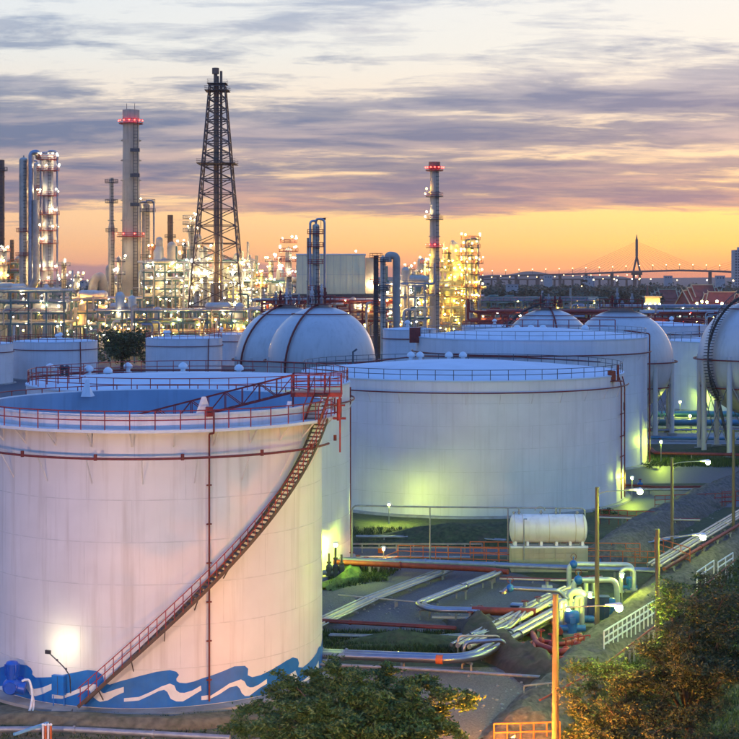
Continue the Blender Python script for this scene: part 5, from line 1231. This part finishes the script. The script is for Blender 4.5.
def cabinet(label, u, vt, vb, wpx, Y, m, dep=.7, cat='cabinet'):
    a, b_ = P(u, vt, Y), P(u, vb, Y); w_ = wpx*Y/FPX; t = thing('cabinet', (a.x, Y, max(0, b_.z)), label, cat)
    MB().box((a.x, Y, (a.z+b_.z)/2), (w_, dep, a.z-b_.z)).build('body', m, t)
    MB().box((a.x, Y, a.z+.04), (w_+.1, dep+.1, .08)).build('lid', m, t)
    for sg in (-.25, .25): MB().box((a.x+sg*w_, Y-dep/2-.012, (a.z+b_.z)/2), (w_*.44, .024, (a.z-b_.z)*.9)).build('door', m, t)
    MB().box((a.x+.04, Y-dep/2-.05, (a.z+b_.z)/2), (.03, .05, .18)).build('handle', 'dark_steel', t)
cabinet('dark blue cabinet left one of the pair at the wooden pole foot', 592.5, 598, 629, 9, 113, 'navy')
cabinet('dark blue cabinet right one of the pair at the wooden pole foot', 603.5, 597, 627, 10, 114, 'navy')
sg_ = thing('notice_board', tuple(G(611, 638)), 'small white and green notice board beside the cabinets', 'sign')
MB().box(P(611, 629, 111), (.62, .05, .52)).build('board', 'white_paint', sg_); MB().box(P(611, 626.8, 110.96), (.58, .03, .16)).build('green_band', 'grass_green_paint', sg_)
for k in range(3): MB().box(P(611, 629+k*1.2, 110.965), (.44, .02, .03)).build('text_line', 'grass_green_paint', sg_)
for e in (-.25, .25): MB().cyl((P(611, 0, 111).x+e, 111.04, 0), (P(611, 0, 111).x+e, 111.04, P(0, 627, 111).z), .025, n=6).build('post', 'grey_steel', sg_)
rp = thing('red_manifold', tuple(G(555, 645)), 'tangle of thick red pipes and hose in front of the pump motor', 'pipe manifold')
for pts, r in ((((500, 622), (532, 628), (537, 640), (560, 648), (586, 644)), .24), (((520, 640), (545, 636), (560, 640), (584, 634)), .16), (((530, 646), (556, 654), (584, 651)), .14), (((556, 628), (557, 648)), .12), (((575, 630), (576, 652)), .10), (((534, 634), (534, 650), (548, 652)), .13)):
    MB().path(rnd([G(u, v+5, .55) for u, v in pts], .6, 5), r, 10).build('pipe', 'red_paint', rp)
for u, v in ((541, 636), (552, 640), (566, 645), (578, 640)):
    p = G(u, v+5, .6); MB().sphere(p, .26, 12, 7).cyl(p, p+Vector((0, 0, .7)), .05, n=6).build('valve', 'red_paint', rp)
    MB().path([(p.x+.24*math.cos(a), p.y+.24*math.sin(a), p.z+.7) for a in [2*PI*i/14 for i in range(14)]], .03, 5, closed=True).build('handwheel', 'red_paint', rp)
railing('red guard rail round the pump motor', G(566, 655), G(590, 652), .0, 1.1, 'red_paint', 4, 3)
for i, (u, v, Y, k) in enumerate(((525, 612, 116, 2), (538, 608, 117, 3), (553, 600, 116, 3), (547, 590, 117, 2))):
    p = G(u, v+8); t = thing('valve_stand', tuple(p), ['leftmost valve with handwheel on the header before the pumps', 'second valve stand from the left before the pumps', 'valve stand nearest the fat elbow pipe', 'rearmost valve stand on the silver header'][i], 'valve')
    MB().cyl(p, p+Vector((0, 0, 1.3)), .13, n=10).sphere(p+Vector((0, 0, .8)), .24, 12, 7).build('body', 'grey_steel', t)
    MB().cyl(p+Vector((-.4, 0, .8)), p+Vector((.4, 0, .8)), .2, n=12).build('flange_pair', 'grey_steel', t)
    MB().path([(p.x+.25*math.cos(a), p.y+.25*math.sin(a), 1.35) for a in [2*PI*i/14 for i in range(14)]], .03, 5, closed=True).build('handwheel', 'dark_red', t)
# valves at the foot of the half hidden tank
for i, (u, hh) in enumerate(((329, 2.1), (335.5, 2.6), (341.5, 2.0))):
    Yv = 129; p = P(u, 563, Yv); t = thing('valve_tree', (p.x, Yv, 0), ['left', 'middle and tallest', 'right'][i]+' of three upright valves at the foot of the half hidden tank', 'valve')
    MB().cyl((p.x, Yv, 0), (p.x, Yv, hh), .09, n=8).cyl((p.x, Yv, .3), (p.x, Yv, .9), .26, n=12).sphere((p.x, Yv, 1.0), .26, 10, 6).cyl((p.x, Yv, hh*.62), (p.x, Yv, hh*.68), .2, n=10).build('stem', 'dark_steel', t)
    MB().cyl((p.x-.5, Yv, .55), (p.x+.5, Yv, .55), .2, n=12).build('body', 'grey_steel', t)
# ---------------------------------------------------------------- fittings at the foot of the wave painted tank
mo = thing('tank_mixer', tuple(polar(FC, FR+.5, -37, 0)), 'bright blue upright motor fixed to the wave painted tank at the left edge', 'motor')
p = P(12, 680, 91.0)
MB().cyl((p.x, p.y, p.z+.2), (p.x, p.y, p.z+.95), .36, n=20).lathe([(.36, .95), (.30, 1.05), (0, 1.1)], p, 20).build('motor', 'blue_machine', mo)
b = MB()
for i in range(14): a = 2*PI*i/14; b.box((p.x+.38*math.cos(a), p.y+.38*math.sin(a), p.z+.6), (.10, .03, .6), a)
b.build('cooling_fins', 'blue_machine', mo)
MB().sphere((p.x, p.y, p.z-.35), .55, 16, 10, .9).cyl((p.x, p.y, p.z-.5), (p.x, p.y, p.z+.3), .30, n=16).cyl((p.x, p.y, p.z-.35), (p.x+.75, p.y, p.z-.5), .36, n=16).cyl((p.x, p.y-.55, p.z-.35), (p.x, p.y+.2, p.z-.35), .34, n=16).build('gearbox', 'blue_machine', mo)
MB().cyl((p.x, p.y, p.z-.35), (p.x+.5, p.y+1.4, p.z-.35), .3, n=14).build('tank_flange', 'blue_machine', mo)
MB().path(rnd([P(22, 681, 89.8), P(29, 679, 89.8), P(33, 694, 89.6), P(30, 712, 89.2), P(20, 722, 88.6)], .4), .07, 8).path(rnd([P(31, 690, 89.7), P(34, 700, 89.6), P(33, 712, 89.2), P(24, 724, 88.4)], .3), .05, 8).build('drain_pipes', 'white_paint', mo)
cb = cylhit(61, 690); cbp = Vector((FC.x+(FR+.28)*math.sin(cb[0]), FC.y-(FR+.28)*math.cos(cb[0]), 0))
cabt = thing('cabinet', tuple(cbp), 'blue control cabinet before the painted waves near the stair foot', 'cabinet')
zb0, zb1 = P(0, 700, 89.4).z, P(0, 677, 89.4).z
MB().box((cbp.x, cbp.y, (zb0+zb1)/2), (.8, .25, (zb1-zb0)*.85), cb[0]).build('body', 'blue_paint', cabt)
MB().box((cbp.x+.12, cbp.y-.17, (zb0+zb1)/2+.12), (.22, .03, .38), cb[0]).build('label_plate', 'white_paint', cabt)
MB().box((cbp.x-.05, cbp.y-.13, (zb0+zb1)/2), (.02, .02, (zb1-zb0)*.8), cb[0]).build('door_seam', 'dark_steel', cabt)
for e in (-.3, .3): MB().box((cbp.x+e, cbp.y, (zb0+.2)/2), (.06, .06, zb0-.1)).build('leg', 'blue_paint', cabt)
MB().box(G(62, 716)+Vector((0, 0, .18)), (1.1, .6, .36)).build('stone_step', 'concrete', label='pale concrete step block at the foot of the wave painted tank', cat='step')
run('pipeline', 'grey pipe along the bottom left edge of the view', [(-60, 730), (60, 729), (230, 738)], .4, (0,), (.16,), ('grey_steel',), 5)
fe = thing('marker_posts', tuple(G(47, 742)), 'orange and white striped posts at the bottom left corner', 'posts')
for k in range(4):
    p = G(43+k*2.6, 744); MB().cyl(p, p+Vector((0, 0, 1.0)), .06, n=8).build('post', 'orange_rail' if k % 2 else 'white_paint', fe); MB().sphere(p+Vector((0, 0, 1.0)), .08, 8, 5).build('post_cap', 'white_paint', fe)
MB().beam(G(14, 752)+Vector((0, 0, .9)), G(48, 740)+Vector((0, 0, .9)), .14, .12).build('sloping_rail', 'cabinet_blue', fe)
# ---------------------------------------------------------------- poles and yard lamps
def pole(u, vtop, Y, label, lampuv=None, w=.30, side=1, m='old_wood', k='lamp_mercury'):
    x = P(u, 0, Y).x; zt = P(0, vtop, Y).z; t = thing('lamp_pole', (x, Y, 0), label, 'lamp pole')
    MB().cyl((x, Y, -.3), (x, Y, zt), w/2*1.15, w/2*.85, 10).build('pole', m, t)
    MB().cyl((x, Y, zt), (x, Y, zt+.06), w/2*.9, n=10).build('pole_cap', 'dark_steel', t)
    if lampuv:
        q_ = P(lampuv[0], lampuv[1], Y-.3); d = 1 if q_.x > x else -1
        MB().path(rnd([(x, Y, q_.z-.25), (x+d*.6, Y-.1, q_.z-.05), (q_.x-d*.55, Y-.3, q_.z+.08)], .4), .035, 6).build('arm', 'grey_steel', t)
        MB().cyl((q_.x-d*.7, Y-.3, q_.z+.10), (q_.x+d*.05, Y-.3, q_.z+.12), .05, .12, 10).lathe([(.19, 0), (.16, .08), (.06, .13), (0, .14)], (q_.x, Y-.3, q_.z+.10), 14).build('lamp_shade', 'white_paint', t)
        bulb(t, (q_.x, Y-.3, q_.z-.05), k, .20)
    return t
pole(597, 488, 110, 'dark wooden lamp pole standing among the blue cabinets, lamp out to its right', (640, 491))
pole(555.5, 595, 80, 'nearest wooden lamp pole, lit orange from below at the bottom of the view', (619, 607), w=.34)
pole(657.5, 530, 100, 'wooden lamp pole rising from the dark tree, lamp beside the grey bank', (703, 536.5))
pole(672, 458, 135, 'tall thin lamp pole between the grey bank and the blue road', (708, 462), w=.27)
pole(733.5, 430, 148, 'thin lamp pole at the right edge reaching up to the blue pipes', None, w=.30)
def post_lamp(u, v, vb, label, k='lamp_mercury', r=.13, m='grey_steel', Y=None):
    g_ = G(u, vb) if Y is None else Vector((P(u, 0, Y).x, Y, 0)); p = P(u, v, g_.y); t = thing('yard_lamp', tuple(g_), label, 'yard lamp')
    MB().cyl(g_, (g_.x, g_.y, p.z-.1), .05, n=8).build('post', m, t)
    MB().lathe([(.0, .26), (.16, .24), (.26, .16), (.24, .14)], p, 12).cyl((p.x, p.y+.1, p.z-.2), (p.x, p.y+.1, p.z+.2), .05, n=6).build('lamp_shade', 'white_paint', t)
    bulb(t, (p.x, p.y-.03, p.z), k, r)
post_lamp(632, 478, 501, 'yard lamp just right of the central tank foot')
post_lamp(661, 442, 464, 'yard lamp on the grass right of the tall white tank', r=.15)
post_lamp(690, 416, 428, 'yard lamp by the blue pipes under the sphere legs', r=.17)
post_lamp(680, 402, 417, 'yard lamp highest up, between the two right hand spheres', r=.17)
post_lamp(389, 505, 520.5, 'yard lamp shining on the front of the central tank', 'lamp_mercury_wide', r=.10, Y=158.0)
post_lamp(335.5, 545, 560, 'yard lamp behind the three upright valves', r=.16, Y=129.4)
post_lamp(568, 610, 634, 'left pump station lamp by the fat elbow pipe', 'lamp_mercury', .12)
post_lamp(590, 595, 622, 'middle pump station lamp behind the dark pole', 'lamp_mercury', .10)
post_lamp(622, 576, 604, 'rear right pump station lamp inside the hooped pipe', 'lamp_mercury', .13)
post_lamp(700, 398, 412, 'lamp on the leg platform of the right edge sphere', 'lamp_mercury_dim', .14)
ol = post_lamp(383.5, 549, 563, 'orange lamp with a red box beside the short sloping handrail', 'lamp_orange', .12)
MB().box(P(380.5, 553, 141.5), (.45, .4, .9)).build('call_box', 'orange_rail', label='orange call box on the raised walk beside the orange lamp', cat='call box')
# flood light washing the wave painted tank
q_ = P(48, 652, 88.9); ba = G(71, 704); wl = thing('wall_flood_lamp', tuple(ba), 'slim bent lamp pole lighting a white patch on the wave painted tank', 'yard lamp')
MB().path(rnd([ba, P(70, 676, 88.6), P(64, 667, 88.7), q_], .4), .035, 8).build('pole', 'dark_steel', wl)
hd = cylhit(50, 652); nx, ny = math.sin(hd[0]), -math.cos(hd[0])
MB().box(q_, (.34, .12, .20), hd[0]).build('lamp_shade', 'dark_steel', wl)
MB().box((q_.x-nx*.075, q_.y-ny*.075, q_.z-.01), (.28, .02, .15), hd[0]).build('lamp', 'lamp_wall', wl)
for u, v in ((57, 660), (66, 669)): MB().sphere(P(u, v, 88.65), .07, 8, 5).build('clip', 'dark_steel', wl)
# street and sodium lamps added out of frame, lighting the near tank and foreground
def street(x, y, h, label, k='lamp_sodium', r=.2):
    t = thing('street_lamp', (x, y, 0), label, 'street lamp'); MB().cyl((x, y, 0), (x, y, h), .09, .06, 8).build('pole', 'grey_steel', t)
    MB().path(rnd([(x, y, h), (x, y+.5, h+.25), (x, y+1.2, h+.3)], .3), .04, 6).build('arm', 'grey_steel', t)
    MB().lathe([(.30, 0), (.26, .12), (.08, .18), (0, .19)], (x, y+1.3, h+.2), 12).build('lamp_shade', 'grey_steel', t); bulb(t, (x, y+1.3, h+.17), k, r)
fl_ = thing('added_flood_lamp', (6.5, 70.5, 0), 'orange sodium flood lamp added below the frame for the orange glow on the trees', 'flood lamp')  # added out of view to throw orange light on trees and ground
fd = Vector((.40, .87, -.26)).normalized(); fp = Vector((6.5, 70.5, 3.75)); fa = math.atan2(-fd.x, fd.y)
MB().cyl((6.4, 70.35, 0), (6.4, 70.35, 3.6), .08, .06, 8).build('pole', 'grey_steel', fl_)
MB().box(fp-fd*.12, (.62, .20, .46), fa).build('lamp_shade', 'dark_steel', fl_); MB().box(fp, (.5, .03, .35), fa).build('lamp', 'lamp_sodium', fl_)
rt_ = Vector((fd.y, -fd.x, 0)).normalized(); fh = Vector((fd.x, fd.y, 0)).normalized(); pc = fp-rt_*.31+fh*.30
MB().box(pc, (.02, .60, .50), fa).build('added_light_baffle', 'dark_steel', fl_)  # plate added to keep the flood's light off the near tank
fl2 = thing('added_low_lamp', (6.3, 79.0, 0), 'low orange sodium lamp on a short post, added below the frame for the orange glow', 'bollard lamp')  # second orange source, added just below the frame
MB().cyl((6.3, 79, 0), (6.3, 79, 1.02), .07, n=8).build('post', 'grey_steel', fl2); MB().cyl((6.3, 79, 1.0), (6.3, 79, 1.06), .16, n=12).build('lamp_base', 'grey_steel', fl2); bulb(fl2, (6.3, 79, 1.18), 'lamp_sodium_low', .12)
street(-7, 49.0, 8.2, 'tall street lamp added out of view to warm the wave painted tank', 'lamp_added_street', r=.28)
street(-27, 51.0, 8.2, 'tall street lamp added out of view at the far left', 'lamp_added_street', r=.28)
# ---------------------------------------------------------------- near trees
def leaf_clump(b, c, r, n, ls, rng, flat=.36):
    for i in range(n):
        d = Vector((rng.gauss(0, .5), rng.gauss(0, .5), rng.gauss(0, .5)*flat))
        p = Vector(c)+d*r
        a = Vector((rng.uniform(-1, 1), rng.uniform(-1, 1), rng.uniform(-.6, .6))).normalized()
        e = a.cross(Vector((rng.uniform(-1, 1), rng.uniform(-1, 1), rng.uniform(.2, 1)))).normalized(); s_ = ls*rng.uniform(.6, 1.3)
        k = a.cross(e)*s_*.18
        b.add([p-a*s_, p+e*s_*.42+k, p+a*s_, p-e*s_*.42+k], [(0, 1, 2), (0, 2, 3)])
def branchy(name, base, label, tips, trunk_r, leaf_m, rng, clumps, cr, n, ls, fork=.35, cat='tree', twig=True):
    t = thing(name, base, label, cat); base = Vector(base); w_ = MB(); lf = MB()
    cen = sum((Vector(x) for x in tips), Vector())/len(tips)
    hub = base.lerp(cen, fork)+Vector((0, 0, 0))
    MB().path([base, base.lerp(hub, .5)+Vector((rng.uniform(-.2, .2), rng.uniform(-.2, .2), 0)), hub], trunk_r, 8).build('trunk', 'bark', t)
    for tip in tips:
        tip = Vector(tip); m1 = hub.lerp(tip, .4)+Vector((rng.uniform(-.5, .5), rng.uniform(-.5, .5), rng.uniform(.1, .7)))
        m2 = hub.lerp(tip, .75)+Vector((rng.uniform(-.3, .3), rng.uniform(-.3, .3), rng.uniform(0, .4)))
        pr = [hub, m1, m2, tip]
        for i, (p, q_) in enumerate(zip(pr, pr[1:])): w_.cyl(p, q_, trunk_r*(.5-.14*i), trunk_r*(.36-.12*i), 6, False)
        for k in range(clumps):
            f = rng.uniform(.45, 1.05); i = 0 if f < .4 else (1 if f < .75 else 2)
            c = (hub.lerp(m1, f/.4) if f < .4 else m1.lerp(m2, (f-.4)/.35) if f < .75 else m2.lerp(tip, (f-.75)/.25))
            off = Vector((rng.gauss(0, 1), rng.gauss(0, 1), rng.gauss(0, .55))); off = off.normalized()*rng.uniform(.1, 1.0)*cr*2.0; c2 = c+off
            if twig: w_.cyl(c, c2, .018, .008, 4, False)
            leaf_clump(lf, c2, cr, n, ls, rng); leaf_clump(lf, c.lerp(c2, .55), cr*.8, n//2, ls, rng)
    w_.build('limbs', 'bark', t); lf.build('leaves', leaf_m, t, kind='stuff'); return t
rt = random.Random(5)
tips = [P(u, v-9, Y) for u, v, Y in ((252, 716, 80), (270, 700, 82), (290, 690, 81), (312, 684, 82), (335, 676, 81), (360, 680, 79), (385, 684, 82), (408, 688, 80), (428, 692, 81),
        (448, 704, 79), (470, 710, 80), (438, 724, 78), (410, 712, 78), (380, 706, 77), (350, 700, 78), (320, 706, 77), (292, 714, 78), (455, 738, 78), (420, 745, 77), (386, 735, 76), (345, 730, 76), (305, 738, 76), (268, 736, 77), (240, 735, 79), (395, 760, 76), (330, 760, 76), (445, 762, 77))]
branchy('shade_tree', (P(350, 0, 79).x, 79, 0), 'bushy green tree at the bottom centre, its right side lit orange', tips, .2, 'leaf_near', rt, 28, .40, 64, .12, .3)
tips = [P(u, v, Y) for u, v, Y in ((668, 600, 80), (672, 588, 80), (700, 580, 82), (728, 574, 80), (752, 572, 82), (672, 618, 76), (696, 602, 76), (724, 596, 75), (750, 600, 76),
        (612, 668, 78), (650, 650, 76), (690, 635, 74), (725, 630, 74), (755, 640, 75), (585, 668, 80), (690, 665, 73), (730, 668, 73), (640, 675, 75))]
branchy('feathery_tree', (P(690, 0, 76).x, 76, 0), 'large dark feathery tree with bare looking limbs filling the lower right', tips, .22, 'leaf_dark', rt, 40, .50, 52, .085, .38)
tips = [P(u, v, Y) for u, v, Y in ((572, 690, 76), (590, 676, 78), (614, 678, 76), (640, 684, 76), (578, 712, 75), (604, 702, 74), (634, 706, 74), (662, 700, 74), (568, 735, 75), (596, 730, 73), (628, 734, 73), (660, 730, 72), (692, 712, 73), (722, 704, 73), (700, 738, 72), (735, 735, 72), (610, 758, 72), (660, 760, 72), (720, 762, 72))]
branchy('young_tree', (P(640, 0, 74).x, 74, 0), 'loose young tree at the bottom right glowing orange from below', tips, .12, 'leaf_dark', rt, 34, .38, 30, .085, .35)
# round tree behind the half hidden tank
mt_ = thing('round_tree', (P(122, 0, 425).x, 425, 0), 'round dark green tree between the two small tanks on the left', 'tree')
b = MB(); cx0 = P(122, 0, 425).x
for j in range(34):
    a = rt.uniform(0, 6.28); d = rt.uniform(0, 7.0); crown(b, (cx0+d*math.cos(a), 425+d*math.sin(a), 6.5+rt.uniform(-4, 3.4)), 2.3, 2.0, 150, .34, rt)
b.build('crown', 'leaf_mid', mt_, kind='stuff'); MB().cyl((cx0, 425, 0), (cx0, 425, 7), .5, .3, 8).build('trunk', 'bark', mt_)
# shrubs and weeds
def bush(u, v, w_, h_, label, m='leaf_mid', n=500):
    p = G(u, v); t = thing('bush', tuple(p), label, 'bush'); b = MB()
    for k in range(8): leaf_clump(b, p+Vector((rt.uniform(-w_, w_)/2, rt.uniform(-.5, .5)*w_*.6, h_*rt.uniform(.25, .8))), h_*.55, n//8, .12, rt)
    b.build('leaves', m, t, kind='stuff'); MB().cyl(p, p+Vector((0, 0, h_*.5)), .05, n=6).build('stem', 'bark', t)
for i, a in enumerate(((600, 506, 2.5, .9), (641, 462, 3.5, 1.0), (660, 468, 4, .8), (372, 580, 2.5, .6), (345, 576, 2.0, .7), (604, 516, 2, .8), (500, 640, 2, .6), (548, 668, 1.6, .5))):
    bush(*a, ['low green bush at the right foot of the central tank', 'green bush at the foot of the tall white tank', 'green scrub below the lone grass yard lamp', 'bright green scrub under the reddish pipe', 'green scrub at the three valves', 'second low bush below the central tank right foot', 'small weedy bush on the earth bank above the pipes', 'small weedy bush on the end of the earth bank'][i])
# grass tufts on banks and verges
b = MB()
def tufts(poly, n, h=.25):
    xs = [p.x for p in poly]; ys = [p.y for p in poly]
    def inside(x, y):
        c = False
        for i in range(len(poly)):
            a, d = poly[i], poly[i-1]
            if (a.y > y) != (d.y > y) and x < (d.x-a.x)*(y-a.y)/(d.y-a.y)+a.x: c = not c
        return c
    k = 0
    while k < n:
        x, y = rt.uniform(min(xs), max(xs)), rt.uniform(min(ys), max(ys))
        if not inside(x, y): continue
        k += 1
        for j in range(3):
            a = rt.uniform(0, 6.28); l = Vector((rt.gauss(0, .12), rt.gauss(0, .12), h*rt.uniform(.5, 1.5))); p = Vector((x+rt.uniform(-.15, .15), y+rt.uniform(-.15, .15), 0)); e = Vector((math.cos(a), math.sin(a), 0))*.035
            b.add([p-e, p+e, p+l], [(0, 1, 2)])
tufts([G(320, 632), G(460, 632), G(470, 655), G(320, 652)], 2500, .28)
tufts([G(530, 690), G(560, 690), G(545, 745), G(510, 745)], 900, .22)
tufts([G(560, 660), G(620, 640), G(740, 560), G(740, 739), G(560, 739)], 6000, .3)
tufts([G(345, 528), G(560, 530), G(560, 547), G(345, 547)], 2500, .28)
tufts([G(330, 565), G(400, 570), G(380, 582), G(330, 590)], 900, .4)
tufts([G(-20, 716), G(330, 712), G(300, 760), G(-20, 760)], 1600, .18)
tufts([G(640, 455), G(739, 460), G(739, 468), G(640, 466)], 1500, .5)
b.build('grass_tufts', 'leaf_mid', kind='stuff', label='rough grass and weeds on the banks and verges', cat='grass')
# ---------------------------------------------------------------- evening haze
hm = bpy.data.materials.new('evening_haze'); hm.use_nodes = True; ht = hm.node_tree; ht.nodes.clear()
pv_ = ht.nodes.new('ShaderNodeVolumePrincipled'); pv_.inputs['Color'].default_value = (.86, .80, .82, 1); pv_.inputs['Density'].default_value = .00006
pv_.inputs['Anisotropy'].default_value = .6
ho = ht.nodes.new('ShaderNodeOutputMaterial'); ht.links.new(pv_.outputs[0], ho.inputs['Volume']); M['evening_haze'] = hm
MB().box((0, 3390, 119), (19000, 7180, 242)).build('haze', 'evening_haze', kind='stuff', label='thin evening haze that fades the bridge and far skyline', cat='haze')
